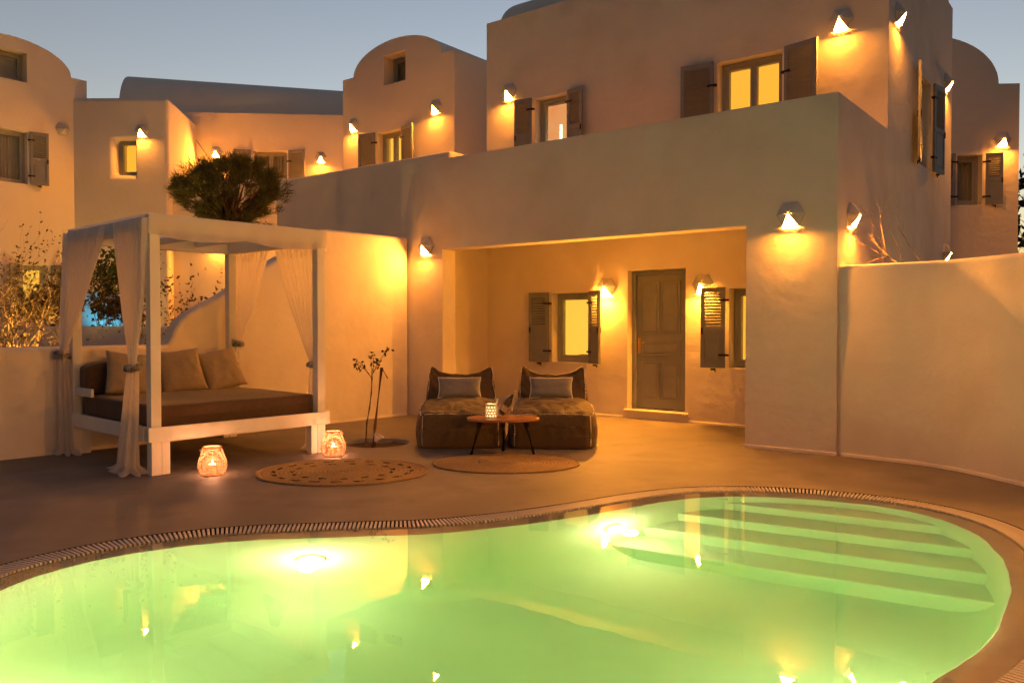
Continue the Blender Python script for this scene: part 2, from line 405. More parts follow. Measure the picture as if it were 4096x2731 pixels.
# tree pit
pit = tag(band([Vector(p) for p in circ(PIT, PITR)], [Vector(p) for p in circ(PIT, PITR)], 0, -.12).build('tree_pit', 'render_grey'), kind='structure')
sb = MB(); rr = [0, .1, .2, .3, .36, .4]; nn_ = 40
for r in rr:
    for k in range(nn_):
        a = 2 * math.pi * k / nn_; sb.v.append((PIT.x + r * math.cos(a), PIT.y + r * math.sin(a), -.05 + .025 * mnoise.noise((r * 9 * math.cos(a), r * 9 * math.sin(a), 3))))
sb.f = [(i * nn_ + k, i * nn_ + (k + 1) % nn_, (i + 1) * nn_ + (k + 1) % nn_, (i + 1) * nn_ + k) for i in range(len(rr) - 1) for k in range(nn_)]
tag(sb.build('soil', 'soil', smooth=True), 'dark soil filling the round pit around the sapling', 'soil', kind='stuff')

# ------------------------------------------------------------------ windows, shutters, lamps
def shutter(house, M, w, h, side, theta, full=False, off=.05, name='shutter'):
    """hinged leaf; side -1 left of the opening, +1 right"""
    hinge = M @ T(((-off if side < 0 else off), -.035, 0)) @ RZ(-side * -theta if False else (side * theta))
    x0, x1 = (0, w) if side < 0 else (-w, 0)
    st = .055; th = .035
    m = MB(); m.box(x0, x0 + st, -th / 2, th / 2, 0, h).box(x1 - st, x1, -th / 2, th / 2, 0, h)
    rail = .075; mid_ = h * .46 if not full else h * .16
    for z0, z1 in ((0, rail), (mid_, mid_ + rail), (h - rail, h)): m.box(x0 + st, x1 - st, -th / 2 + .001, th / 2 - .001, z0, z1)
    m.box(x0 + st, x1 - st, -.006, .006, rail, mid_)
    if mid_ - rail > .12: m.box(x0 + st + .03, x1 - st - .03, -.012, .012, rail + .03, mid_ - .03)
    s = m.build(name, 'grey_paint', house, M=hinge)
    lo, hi = mid_ + rail, h - rail; pitch = .042; k = int((hi - lo) / pitch); sl = MB()
    c, sn = .024, .008
    sl.add([(x0 + st, -c * .6, -.014), (x1 - st, -c * .6, -.014), (x1 - st, c * .6, .014), (x0 + st, c * .6, .014),
            (x0 + st, -c * .6, -.014 + sn), (x1 - st, -c * .6, -.014 + sn), (x1 - st, c * .6, .014 + sn), (x0 + st, c * .6, .014 + sn)],
           [(0, 1, 2, 3), (7, 6, 5, 4), (0, 4, 5, 1), (1, 5, 6, 2), (2, 6, 7, 3), (3, 7, 4, 0)])
    sme_ = sl.mesh('slat'); sme_.materials.append(MATS['grey_paint'])
    for i in range(k):
        o = bpy.data.objects.new('slat', sme_); COL.objects.link(o); o.parent = s; o.location = (0, 0, lo + (i + .5) * (hi - lo) / k - .004)
    ib = MB()
    for zz in (h * .16, h * .84):
        xx = x0 if side < 0 else x1
        ib.box(xx - .05, xx + .09, -.026, .026, zz - .014, zz + .014) if side < 0 else ib.box(xx - .09, xx + .05, -.026, .026, zz - .014, zz + .014)
    xb = (x1 - .02) if side < 0 else (x0 + .02)
    ib.box(xb - .012, xb + .012, -.03, .03, h * .42, h * .42 + .09)
    xc = (x0 + x1) / 2
    ib.box(xc - .035, xc + .03, -.03, .012, -.035, -.012); ib.box(xc - .035, xc - .02, -.034, -.02, -.06, -.02)
    ib.build('hinge', 'iron', s)
    return s
def window(house, M, w, h, lit_=None, mull=True, depth=.16, back=.46, sw=.45, th=(168, 160), full=False, left=True, right=True, curtain=False, hang=0):
    """M places the lower left outer corner of the opening; y points into the wall"""
    f = MB(); fb = .055; y0, y1 = depth, depth + .06
    f.box(0.002, fb, y0, y1, 0, h).box(w - fb, w - .002, y0, y1, 0, h).box(fb, w - fb, y0, y1, 0, fb).box(fb, w - fb, y0, y1, h - fb, h - .002)
    win = f.build('window', 'grey_frame', house, bevel=.006, M=M)
    s = MB(); sb_ = .05; y2, y3 = depth + .025, depth + .085
    cells = [(fb, w / 2), (w / 2, w - fb)] if mull else [(fb, w - fb)]
    for a, b in cells:
        s.box(a + .002, a + sb_, y2 - .012, y3, fb, h - fb).box(b - sb_, b - .002, y2 - .012, y3, fb, h - fb).box(a + sb_, b - sb_, y2 - .01, y3, fb, fb + sb_ + .01).box(a + sb_, b - sb_, y2 - .01, y3, h - fb - sb_, h - fb)
    s.build('sash', 'grey_frame', win)
    for a, b in cells:
        B(a + sb_, b - sb_, y2 + .02, y2 + .026, fb + sb_, h - fb - sb_).build('pane', 'glass', win)
    if lit_:
        B(.0, w, back - .06, back - .05, 0, h).build('lit_room', lit_, win)
    if curtain:
        cm = MB(); nxx = 44; ys = depth + .17
        for j in (0, 1):
            for i in range(nxx + 1):
                x = .04 + (w - .08) * i / nxx; cm.v.append((x, ys + .022 * math.sin(i * 1.35) + .012 * math.sin(i * .6 + 1), fb if j == 0 else h - fb))
        cm.f = [(i, i + 1, nxx + 2 + i, nxx + 1 + i) for i in range(nxx)]
        cm.build('curtain', 'curtain_in', win, smooth=True)
    hw = sw
    if left: shutter(house, M, hw, h + .02, -1, R(th[0]), full)
    if right: shutter(house, M @ T((w, 0, 0)), hw, h + .02, 1, R(th[1]), full)
    return win

def lamp_meshes():
    Hx = [(-.095, .155), (.095, .155), (.185, .0), (.10, -.155), (-.10, -.155), (-.185, .0)]
    tip = (0, -.135, .0); lip = -.035
    rimv = [(x, lip, z) for x, z in Hx]; bv = [(x, .004, z) for x, z in Hx]
    base = MB(); base.add(rimv + bv, [(i, (i + 1) % 6, 6 + (i + 1) % 6, 6 + i) for i in range(6) if i != 3])
    back = MB(); back.add([(x * .98, -.006, z * .98) for x, z in Hx], [tuple(range(6))])
    shell = MB()
    for i in range(6):
        if i == 3: continue
        a, b = Vector(rimv[i]), Vector(rimv[(i + 1) % 6]); c = Vector(tip); g = (a + b + c) / 3
        q = [a, b, c.lerp(g, .03)]; nrm = (b - a).cross(c - a).normalized(); 
        if nrm.y > 0: nrm = -nrm
        o = [p - nrm * .004 for p in q]
        shell.add(q + o, [(0, 1, 2), (5, 4, 3), (0, 3, 4, 1), (1, 4, 5, 2), (2, 5, 3, 0)])
    a, b, c = Vector(rimv[3]), Vector(rimv[4]), Vector(tip); g = (a + b + c) / 3
    gl = MB(); gl.add([a.lerp(g, .06) + Vector((0, .002, .004)), b.lerp(g, .06) + Vector((0, .002, .004)), c.lerp(g, .1) + Vector((0, .002, .002))], [(0, 1, 2)])
    lipb = MB().box(-.104, .104, lip - .006, lip + .008, -.163, -.153)
    return base.mesh('back_rim'), back.mesh('back_plate'), shell.mesh('shade'), gl.mesh('diffuser'), lipb.mesh('lip')
LM = lamp_meshes()
for me, mt in zip(LM, ('lamp_metal', 'lamp_metal', 'lamp_metal', 'lamp_glow', 'lamp_metal')): me.materials.append(MATS[mt])
LM_VAR = {}
for nm_ in ('bright', 'soft'):
    LM_VAR[nm_] = LM[3].copy(); LM_VAR[nm_].materials.clear(); LM_VAR[nm_].materials.append(MATS['lamp_glow_' + nm_])
LM_OFF = LM[3].copy(); LM_OFF.materials.clear(); LM_OFF.materials.append(MATS['ceramic'])
def wall_lamp(loc, rz, label, on=True, scale=1, var=None):
    t = thing('wall_lamp', label, 'wall lamp', loc, rz, 'faceted wall lamps'); t.scale = (scale * .88,) * 3
    for me, nm in zip(LM, ('back_rim', 'back_plate', 'shade', 'diffuser', 'lip')):
        o = bpy.data.objects.new(nm, (LM_OFF if not on else LM_VAR.get(var, me)) if nm == 'diffuser' else me); COL.objects.link(o); o.parent = t
    return t
def on_main(x, y, z): return P + UX * x + UY * y + Vector((0, 0, z))

def arc_outline(w, zs, rise, sh=.37, z0=-.1, n=28):
    a = (w - 2 * sh) / 2
    pts = [(0, z0), (0, zs), (sh, zs)]
    for k in range(1, n): th = math.pi * (1 - k / n); pts.append((w / 2 + a * math.cos(th), zs + rise * math.sin(th)))
    return pts + [(w - sh, zs), (w, zs), (w, z0)]

# ------------------------------------------------------------------ main house
mh = thing('main_house', 'large white plastered two storey house with vaulted roof, portico and balcony', 'house', P, UA)
WX = 6.81
up = [(p + 2.17, z) for p, z in arc_outline(4.39, 6.9, .88)]
lower = B(-WX, 0, 0, 3.0, -.1, 4.0)
upper = MB().prism(up, 'x', -WX, 0)
OPEN_T = 2.61; RB = 1.75
cuts = [B(-WX + .28, -.28, .28, 2.17, 3.05, 5.2),                      # balcony
        B(-5.9, -1.04, -.3, .5, -.3, OPEN_T), B(-6.45, -.5, .30, RB, -.3, 2.93)]   # portico
win_main = dict(A=(-2.36, -1.40, 3.15, 5.32), Bw=(-5.72, -5.06, 4.15, 5.36), R1=(-5.06, -4.36, .83, 1.96), R2=(-1.98, -1.28, .83, 1.96))
for k, (x0, x1, z0, z1) in win_main.items():
    yy = 2.17 if k in ('A', 'Bw') else RB
    cuts.append(B(x0, x1, yy - .1, yy + .85, z0, z1))
cuts.append(B(-3.63, -2.66, RB - .1, RB + .3, .14, 2.28))              # door
cuts.append(B(-.6, .2, 4.0, 4.85, 3.85, 5.2))                          # side window
me = boolean('wall', lower, cuts, [upper])
wall = mkobj('wall', me, 'plaster', mh, bevel=.07, seg=4)
house_M = lambda x, y, z: T((x, y, z))
x0, x1, z0, z1 = win_main['A']; window(mh, T((x0, 2.17, z0)), x1 - x0, z1 - z0, 'room_glow_deep', sw=.50, th=(172, 166), full=True)
x0, x1, z0, z1 = win_main['Bw']; w_ = window(mh, T((x0, 2.17, z0)), x1 - x0, z1 - z0, 'room_glow_pink', mull=False, sw=.34, th=(172, 168))
B(.30, .33, .33, .35, .15, .78).build('tube_lamp', 'tube_glow', w_)
x0, x1, z0, z1 = win_main['R1']; w_ = window(mh, T((x0, RB, z0)), x1 - x0, z1 - z0, 'room_glow', mull=False, sw=.345, th=(166, 150))
bp = MB().lathe([(.26, 0), (.2, .07), (.1, .10), (.001, .11)], 16); bp.build('bedspread', 'bedspread', w_, smooth=True, M=T((.42, .33, .02)) @ Matrix.Diagonal((1, .2, 1, 1)))
x0, x1, z0, z1 = win_main['R2']; w_ = window(mh, T((x0, RB, z0)), x1 - x0, z1 - z0, 'room_glow_deep', mull=False, sw=.345, th=(168, 150))
B(.30, .38, .33, .36, .44, .49).build('bedside_light', 'tube_glow', w_)
window(mh, T((0, 4.0, 3.85)) @ RZ(R(90)), .85, 1.35, None, back=.6, sw=.43, th=(171, 171), curtain=True)
# door with raised panels
dw, dh = .97, 2.14; DM = T((-3.63, RB + .13, .14))
df = MB(); df.box(.002, .07, 0, .1, 0, dh - .002).box(dw - .07, dw - .002, 0, .1, 0, dh - .002).box(.07, dw - .07, 0, .1, dh - .07, dh - .002)
df.build('door_frame', 'grey_paint', mh, bevel=.008, M=DM)
leaf = B(.072, dw - .072, .035, .08, .012, dh - .072).build('door', 'grey_paint', mh, bevel=.004, M=DM)
pw0, pw1 = .072 + .10, dw - .072 - .10; pm = (pw0 + pw1) / 2
for a, b, c, d in ((pw0, pm - .03, 1.17, 1.96), (pm + .03, pw1, 1.17, 1.96), (pw0, pw1, .84, 1.05), (pw0, pm - .03, .17, .72), (pm + .03, pw1, .17, .72)):
    q = MB(); q.box(a, b, .026, .04, c, d); 
    q.box(a + .035, b - .035, .018, .03, c + .035, d - .035)
    for (e, f_, g_, h_) in ((a - .012, a + .002, c - .012, d + .012), (b - .002, b + .012, c - .012, d + .012), (a, b, c - .012, c + .002), (a, b, d - .002, d + .012)):
        q.box(e, f_, .021, .037, g_, h_)
    q.build('panel', 'grey_paint', leaf, bevel=.004)
hd = MB().box(.095, .135, .02, .037, .86, 1.1); hd.tube([(.115, .03, 1.03), (.115, -.02, 1.03), (.125, -.03, 1.03), (.225, -.03, 1.03)], .009, 8); hd.build('handle', 'brass', leaf)
B(-.05, dw + .05, -.17, .13, -.03, .002).build('threshold', 'plaster', mh, bevel=.01, M=DM)
# skirting strip along the base of the outer walls
for a in ((-1.06, .012, -.012, .02, -.02, .035), ):
    MB().box(a[0], a[1], a[2], a[3], a[4], a[5]).build('plinth', 'plaster', mh, bevel=.008)
MB().box(-6.4, -3.7, RB - .014, RB + .02, -.02, .03).build('plinth', 'plaster', mh, bevel=.008)
MB().box(-2.6, -.55, RB - .014, RB + .02, -.02, .03).build('plinth', 'plaster', mh, bevel=.008)
# lamps of the main house
for args in (((-.51, 0, 2.70), 0, 'lit faceted wall lamp on the wide right pier of the portico'),
             ((-6.24, 0, 2.68), 0, 'lit faceted wall lamp on the narrow left pier above the courtyard wall'),
             ((-4.0, RB, 2.04), 0, 'lit faceted wall lamp between the small window and the grey door'),
             ((-2.38, RB, 2.04), 0, 'lit faceted wall lamp to the right of the grey door'),
             ((-.60, 2.17, 5.55), 0, 'lit faceted wall lamp high on the facade right of the large balcony window'),
             ((-6.28, 2.17, 5.58), 0, 'lit faceted wall lamp high on the facade left of the small balcony window'),
             ((0, .5, 2.70), 90, 'lit faceted wall lamp low on the side wall nearest the house corner'),
             ((0, 6.05, 2.66), 90, 'lit faceted wall lamp low on the side wall, peeking over the curved wall'),
             ((0, 2.62, 5.62), 90, 'lit faceted wall lamp high on the side wall nearest the house corner'),
             ((0, 6.0, 5.5), 90, 'lit faceted wall lamp high on the far end of the side wall')):
    (x, y, z), a, lb = args; wall_lamp(on_main(x, y, z), UA + R(a) + random.uniform(-.02, .02), lb, var='bright' if y == RB else 'soft' if x == -6.24 else None)

# ------------------------------------------------------------------ courtyard wall with the stair sweep
CA = R(48.77); CW = Vector((-1.643, 13.015, 0))
cw_out = [(-11, -.1), (-11, 1.2), (-4.0, 1.2), (-3.95, 1.22), (-3.905, 1.29), (-3.87, 1.385), (-3.80, 1.49), (-3.70, 1.58), (-3.56, 1.665), (-3.40, 1.745), (-3.241, 1.83), (-2.669, 2.19), (-2.42, 2.345), (-1.753, 2.79), (-1.70, 2.82), (-1.6, 2.835), (-.02, 2.84), (-.02, -.1)]
cwt = thing('courtyard_wall', 'pale courtyard wall sweeping up like a stair parapet behind the daybed', 'wall', CW, CA)
mkobj('wall', MB().prism(cw_out, 'y', 0, .26).mesh('wall'), 'plaster', cwt, bevel=.05, seg=3, angle=50)
MB().box(-11, -.1, -.014, .03, -.03, .03).build('plinth', 'plaster', cwt, bevel=.008)

# curved low wall on the right
cv = [(3.60, 8.97), (3.8, 8.78), (4.0, 8.58), (4.18, 8.4), (4.34, 8.17), (4.46, 7.86), (4.53, 7.55), (4.6, 7.25), (4.68, 6.8), (4.75, 6.2), (4.8, 5.4), (4.82, 4.4), (4.8, 3.2), (4.7, 2.0), (4.5, .6), (4.3, -1.2), (4.2, -3.5)]
cvs = []
for i in range(len(cv) - 1):
    p0, p1, p2, p3 = (Vector(cv[max(0, min(len(cv) - 1, i + k - 1))]) for k in range(4))
    for j in range(4):
        t = j / 4; cvs.append(.5 * ((2 * p1) + (p2 - p0) * t + (2 * p0 - 5 * p1 + 4 * p2 - p3) * t * t + (3 * p1 - p0 - 3 * p2 + p3) * t ** 3))
cvs.append(Vector(cv[-1]))
def strip_wall(pts, th, z0, z1, side=1, r=.05):
    m = MB(); sec = [(0, z0), (0, z1 - r), (r * .3, z1 - r * .3), (r, z1), (th - r, z1), (th - r * .3, z1 - r * .3), (th, z1 - r), (th, z0)]; k = len(sec)
    for i, p in enumerate(pts):
        d = (pts[min(i + 1, len(pts) - 1)] - pts[max(0, i - 1)]).normalized(); nn = Vector((-d.y, d.x)) * side
        m.v += [(p.x + nn.x * a, p.y + nn.y * a, z) for a, z in sec]
    m.f = [(i * k + j, i * k + j + 1, (i + 1) * k + j + 1, (i + 1) * k + j) for i in range(len(pts) - 1) for j in range(k - 1)]
    m.f += [tuple(range(k)), tuple((len(pts) - 1) * k + j for j in range(k))]
    return m
gw = thing('curved_wall', 'curved pale garden wall bending round the right side of the pool', 'wall', (0, 0, 0))
wo_ = strip_wall(cvs, .25, -.1, 2.10, 1); mkobj('wall', wo_.mesh('wall'), 'plaster', gw, smooth=True)
strip_wall([p - Vector((0, 0)) for p in cvs[1:]], .02, -.03, .034, -1, .008).build('plinth', 'plaster', gw, smooth=True)

for k_, lb in ((47, 'added fill lamp on the curved wall beside the near end of the pool, out of view'), (55, 'added fill lamp on the curved wall behind the near terrace, out of view'), (62, 'added fill lamp at the far end of the curved wall, out of view')):  # lamps added out of view to throw warm fill on the facing walls
    d_ = (cvs[k_ + 1] - cvs[k_ - 1]).normalized(); wall_lamp((cvs[k_].x, cvs[k_].y, 1.78), math.atan2(d_.y, d_.x), lb, var='bright' if k_ > 50 else None)
# ------------------------------------------------------------------ neighbouring terrace block behind the courtyard wall
nb = thing('terrace_block', 'pale plastered terrace block with parapet between the houses', 'building', P, UA)
me = boolean('wall', B(-12.6, -7.37, 1.8, 4.5, -.1, 4.63), [B(-12.35, -7.62, 2.05, 5, 3.9, 5.2)])
mkobj('wall', me, 'plaster_far', nb, bevel=.06, seg=3)

# ------------------------------------------------------------------ gabled house in the middle
mo = Vector((-1.18, 16.75, 0))
mg = thing('gabled_house', 'white house with rounded gable and shuttered window between the big house and the blue roof', 'house', mo, UA)
out = [(p - 3.46, z) for p, z in arc_outline(3.46, 7.08, .60, .37)]
me = boolean('wall', MB().prism(out, 'y', 0, 4.4), [B(-2.10, -1.42, -.1, .6, 6.72, 7.36), B(-2.30, -1.55, -.1, .85, 4.3, 5.70)])
mkobj('wall', me, 'plaster_far', mg, bevel=.055, seg=3)
window(mg, T((-2.10, 0, 6.72)), .68, .64, None, mull=False, depth=.3, left=False, right=False, curtain=True)
window(mg, T((-2.30, 0, 4.3)), .75, 1.40, 'room_glow', sw=.46, th=(170, 165), full=True)
for x, lb in ((-3.08, 'lit faceted wall lamp left of the lit window on the rounded gable house'), (-.52, 'lit faceted wall lamp right of the lit window on the rounded gable house')):
    wall_lamp(mo + UX * x + Vector((0, 0, 6.0)), UA, lb)

# ------------------------------------------------------------------ vaulted house at the back
bh = thing('vaulted_house', 'long low house with a slate blue barrel vault behind the pine tree', 'house', (-6.7, 22.7, 0), R(5))
me = boolean('wall', B(-2.6, 2.6, 0, 4, -.1, 7.33), [B(-.50, .42, -.1, .5, 4.4, 6.27)])
mkobj('wall', me, 'plaster_far', bh, bevel=.06, seg=3)
window(bh, T((-.50, 0, 4.4)), .92, 1.87, None, sw=.46, th=(174, 172), full=True, curtain=True)
vm = MB(); vo = [(1.65 * math.cos(math.pi * (1 - k / 24)), 1.42 * math.sin(math.pi * (1 - k / 24))) for k in range(25)]
VM = T((-4.4, 1.75, 7.25)) @ RZ(R(9))
vm.prism([(p, z) for p, z in vo], 'x', 0, 7.6); vm.build('roof', 'plaster_far', bh, bevel=.05, M=VM)
for x, z, lb in ((-1.50, 6.22, 'lit faceted wall lamp just above the pine crown'), (1.36, 6.12, 'lit faceted wall lamp right of the curtained window below the vaulted roof')):
    w0 = Matrix.Rotation(R(5), 4, 'Z') @ Vector((x, 0, z)); wall_lamp(Vector((-6.7, 22.7, 0)) + w0, R(5), lb)
# block in front of it, left
cb = thing('corner_block', 'square white block with one small lit window left of the pine', 'building', (-8.43, 20.0, 0), R(-1))
fp = [(-2.9, .0), (0, 0), (-.40, 2.9), (-2.9, 2.9)]
me = boolean('wall', MB().prism(fp, 'z', -.1, 7.02), [B(-1.34, -.80, -.1, .8, 5.12, 6.0)])
mkobj('wall', me, 'plaster_far', cb, bevel=.11, seg=4)
window(cb, T((-1.34, 0, 5.12)), .54, .88, 'room_glow_deep', mull=False, depth=.22, back=.7, left=False, right=False)
wall_lamp((-9.08, 20.012, 6.2), R(-1), 'lit faceted wall lamp beside the small lit window of the corner block')
# orange-lit garden terrace wall below them
tb = thing('garden_terrace', 'tall terrace wall glowing orange behind the pine and the stair', 'wall', (-8.40, 20.35, 0), R(2))
mkobj('wall', B(-.4, 5.0, 0, 2.3, -.1, 5.12).mesh('wall'), 'plaster_far', tb, bevel=.05)
for x, z, lb in ((1.05, 3.5, 'faceted wall lamp on the terrace wall hidden behind the canopy roof'), (3.4, 3.3, 'faceted wall lamp on the terrace wall behind the stair parapet')):
    w0 = Matrix.Rotation(R(2), 4, 'Z') @ Vector((x, 0, z)); wall_lamp(Vector((-8.40, 20.35, 0)) + w0, R(2), lb)

# ------------------------------------------------------------------ left house
lo_ = Vector((-10.57, 20.3, 0)); LA = R(52.1)
lh = thing('left_house', 'tall white house with rounded gable cut by the left edge', 'house', lo_, LA)
out = [(p - 3.44, z) for p, z in arc_outline(3.44, 7.49, .65, .37)]
me = boolean('wall', MB().prism(out, 'y', 0, 4.6), [B(-2.06, -1.37, -.1, .6, 7.13, 7.82), B(-2.12, -1.38, -.1, .6, 4.75, 5.97), B(-1.55, -.95, -.1, .8, 1.5, 2.85)])
mkobj('wall', me, 'plaster_far', lh, bevel=.10, seg=4)
window(lh, T((-2.06, 0, 7.13)), .69, .69, None, mull=False, depth=.25, left=False, right=False)
window(lh, T((-2.12, 0, 4.75)), .74, 1.22, None, mull=False, sw=.38, th=(172, 165), curtain=True)
window(lh, T((-1.55, 0, 1.5)), .6, 1.35, 'room_glow', mull=False, sw=.3, th=(150, 120))
LX = Vector((math.cos(LA), math.sin(LA), 0))
wall_lamp(lo_ + LX * -.58 + Vector((0, 0, 6.19)), LA, 'unlit faceted wall lamp on the tall left house', on=False)

# ------------------------------------------------------------------ right house
ro = Vector((9.95, 16.0, 0))
rh = thing('right_house', 'white house with rounded gable half hidden at the right edge', 'house', ro, R(-3))
out = [(p - 3.46, z) for p, z in arc_outline(3.46, 6.17, .95, .40)]
me = boolean('wall', MB().prism(out, 'y', 0, 4.4), [B(-1.18, -.70, -.1, .6, 3.80, 4.78)])
mkobj('wall', me, 'plaster_far', rh, bevel=.055, seg=3)
window(rh, T((-1.18, 0, 3.80)), .48, .98, None, mull=False, sw=.30, th=(176, 160), curtain=True)
wall_lamp(ro + Vector((-.33, .018, 5.08)), R(-3), 'lit faceted wall lamp on the right edge house beside its shuttered window')

# ------------------------------------------------------------------ canopy daybed
BO = Vector((-3.448, 7.8, 0)); BA = R(48); BX, BY, BZ = 1.88, 1.95, 2.5
bx_ = Vector((math.cos(BA), math.sin(BA), 0)); by_ = Vector((-math.sin(BA), math.cos(BA), 0))
def onbed(x, y, z=0): return BO + bx_ * x + by_ * y + Vector((0, 0, z))
bed = thing('canopy_daybed', 'white wooden four poster daybed frame on the terrace', 'daybed', BO, BA)
for px_, py_ in ((0, 0), (BX, 0), (0, BY), (BX, BY)):
    po = B(px_ - .05, px_ + .05, py_ - .05, py_ + .05, 0.0, BZ).build('post', 'white_wood', bed, bevel=.005)
    sx = 1 if px_ == 0 else -1
    B(min(px_ + sx * .053, px_ + sx * .135), max(px_ + sx * .053, px_ + sx * .135), py_ - .045, py_ + .045, 0, .32).build('foot_block', 'white_wood', po, bevel=.005)
B(-.09, BX + .09, -.082, -.053, .325, .465).build('side_rail', 'white_wood', bed, bevel=.004)
B(-.09, BX + .09, BY + .053, BY + .082, .325, .465).build('side_rail', 'white_wood', bed, bevel=.004)
B(-.082, -.053, .052, BY - .052, .325, .465).build('side_rail', 'white_wood', bed, bevel=.004)
B(BX + .053, BX + .082, .052, BY - .052, .325, .465).build('side_rail', 'white_wood', bed, bevel=.004)
B(-.048, BX + .048, BY - .03, BY + .0, .66, .75).build('back_rail', 'white_wood', bed, bevel=.004)
B(-.03, .0, BY - .5, BY - .052, .66, .75).build('back_rail', 'white_wood', bed, bevel=.004)
for k in range(12):
    B(.06 + k * .15, .16 + k * .15, .0, BY, .42, .44).build('bed_slat', 'white_wood', bed)
B(.052, BX - .052, -.045, .045, BZ - .15, BZ - .01).build('top_beam', 'white_wood', bed, bevel=.004)
B(.052, BX - .052, BY - .045, BY + .045, BZ - .15, BZ - .01).build('top_beam', 'white_wood', bed, bevel=.004)
B(-.045, .045, .052, BY - .052, BZ - .15, BZ - .01).build('top_beam', 'white_wood', bed, bevel=.004)
B(BX - .045, BX + .045, .052, BY - .052, BZ - .15, BZ - .01).build('top_beam', 'white_wood', bed, bevel=.004)
for k in range(3):
    x = BX * (k + 1) / 4; B(x - .03, x + .03, .047, BY - .047, BZ - .09, BZ - .03).build('roof_batten', 'white_wood', bed, bevel=.004)

def cloth_grid(nu, nv, fn):
    m = MB()
    for j in range(nv + 1):
        for i in range(nu + 1): m.v.append(tuple(fn(i / nu, j / nv)))
    m.f = [(j * (nu + 1) + i, j * (nu + 1) + i + 1, (j + 1) * (nu + 1) + i + 1, (j + 1) * (nu + 1) + i) for j in range(nv) for i in range(nu)]
    return m
# roof sheet of cloth, hanging over the beams in front as a shallow valance
def roof_fn(u, v):
    x, y = -.065 + u * (BX + .13), -.065 + v * (BY + .13)
    z = BZ + .004 - .035 * math.sin(math.pi * ((u * 4) % 1)) ** 2 * math.sin(math.pi * v) + .006 * mnoise.noise((x * 4, y * 4, 0))
    return Vector((x, y, z))
rs = cloth_grid(48, 40, roof_fn)
canopy = thing('canopy_sheet', 'thin off white cloth stretched over the daybed canopy', 'cloth', BO, BA)
rs.build('roof_cloth', 'voile_roof', canopy, smooth=True)
def valance(p0, p1, drop, seed):
    def f(u, v):
        p = Vector((*p0, 0)).lerp(Vector((*p1, 0)), u); sw = abs(math.sin(math.pi * u * 2))
        z = BZ + .006 - v * (drop + .05 * sw)
        nrm = Vector((-(p1[1] - p0[1]), p1[0] - p0[0], 0)).normalized()
        p = p + nrm * (.012 * math.sin(u * 50 + seed) * v * v + .006 * mnoise.noise((u * 9, v * 3, seed)))
        return Vector((p.x, p.y, z))
    return cloth_grid(70, 8, f)
valance((-.068, -.068), (BX + .068, -.068), .19, 1).build('valance', 'voile', canopy, smooth=True)
valance((BX + .072, -.06), (BX + .072, BY + .06), .22, 3).build('valance', 'voile', canopy, smooth=True)

def curtain(name, label, A, Bp, tie, foot, wtie=.05, wfoot=.16, folds=9, ztop=2.46, spread=None, group='voile curtains', bulge=.0, dirf=None, via=()):
    """A, Bp: top ends (x, y); tie (x, y, z); foot (x, y) on the floor; bed coordinates"""
    t = thing(name, label, 'curtain', BO, BA, group)
    path = [Vector((*q, ztop)) for q in ([A] + list(via) + [Bp])]; A, Bp = path[0], path[-1]
    seg = [(path[i + 1] - path[i]).length for i in range(len(path) - 1)]
    def along(u):
        d_ = u * sum(seg)
        for i, l_ in enumerate(seg):
            if d_ <= l_ + 1e-9: return path[i].lerp(path[i + 1], d_ / l_)
            d_ -= l_
        return path[-1].copy()
    tie = Vector(tie); foot = Vector((*foot, .012))
    d = (Bp - A).normalized(); nrm = Vector((-d.y, d.x, 0)); df_ = Vector((*(dirf or (d.x, d.y)), 0)).normalized(); nf = Vector((-df_.y, df_.x, 0))
    sd = random.uniform(0, 9)
    def f(u, v):                                  # upper half, gathered to the tie
        top = along(u)
        k = v ** 1.2
        e = (u - .5)
        tgt = tie + df_ * e * wtie * 2
        p = top.lerp(tgt, k); p.z = ztop + (tie.z - ztop) * v - bulge * math.sin(math.pi * v) * (1 - abs(e) * 2) * .5
        amp = (.032 * (1 - v) + .016) * (1 if v < .97 else .5)
        ph = u * folds * 2 * math.pi + .8 * mnoise.noise((u * 3, v * 2, sd))
        p = p + nrm * (amp * math.sin(ph) + .02 * mnoise.noise((u * 5, v * 3, sd)))
        return p
    cloth_grid(folds * 10, 26, f).build('upper_cloth', 'voile', t, smooth=True)
    def g(u, v):
        ww = wtie + (wfoot - wtie) * v ** .7; c = tie.lerp(foot, v); c.z = tie.z + (foot.z - tie.z) * v
        a = 2 * math.pi * u; r = 1 + .28 * math.sin(a * 7 + sd + v * 1.5) + .12 * math.sin(a * 3 + v * 4)
        fl = 1 + .9 * max(0, v - .94) / .06
        return c + df_ * math.cos(a) * ww * r * fl + nf * math.sin(a) * ww * .5 * r * fl + Vector((0, 0, .012 * (1 + math.sin(a * 9)) * max(0, v - .94) / .06))
    cloth_grid(60, 26, g).build('lower_cloth', 'voile', t, smooth=True)
    km = MB(); pts = []
    for k in range(48):
        a = 2 * math.pi * k / 24; pts.append(tie + df_ * math.cos(a) * (wtie * .8 + .015) + nf * math.sin(a) * (wtie * .6 + .02) + Vector((0, 0, .022 * math.sin(a * .5 + sd) + .012 * math.sin(a))))
    km.tube(pts, [.026 + .006 * math.sin(i * .9) for i in range(48)], 8)
    km.build('knot', 'voile_roof', t, smooth=True)
    return t
curtain('curtain', 'sheer curtain knotted at the far left bedpost', (-.08, .92), (-.08, 2.03), (-.12, 2.02, 1.10), (-.11, 1.95), .075, .12, 9)
curtain('curtain', 'sheer curtain knotted beside the front left bedpost', (-.08, .66), (-.08, -.08), (-.13, .16, 1.03), (-.15, .25), .065, .14, 10, dirf=(0, -1))
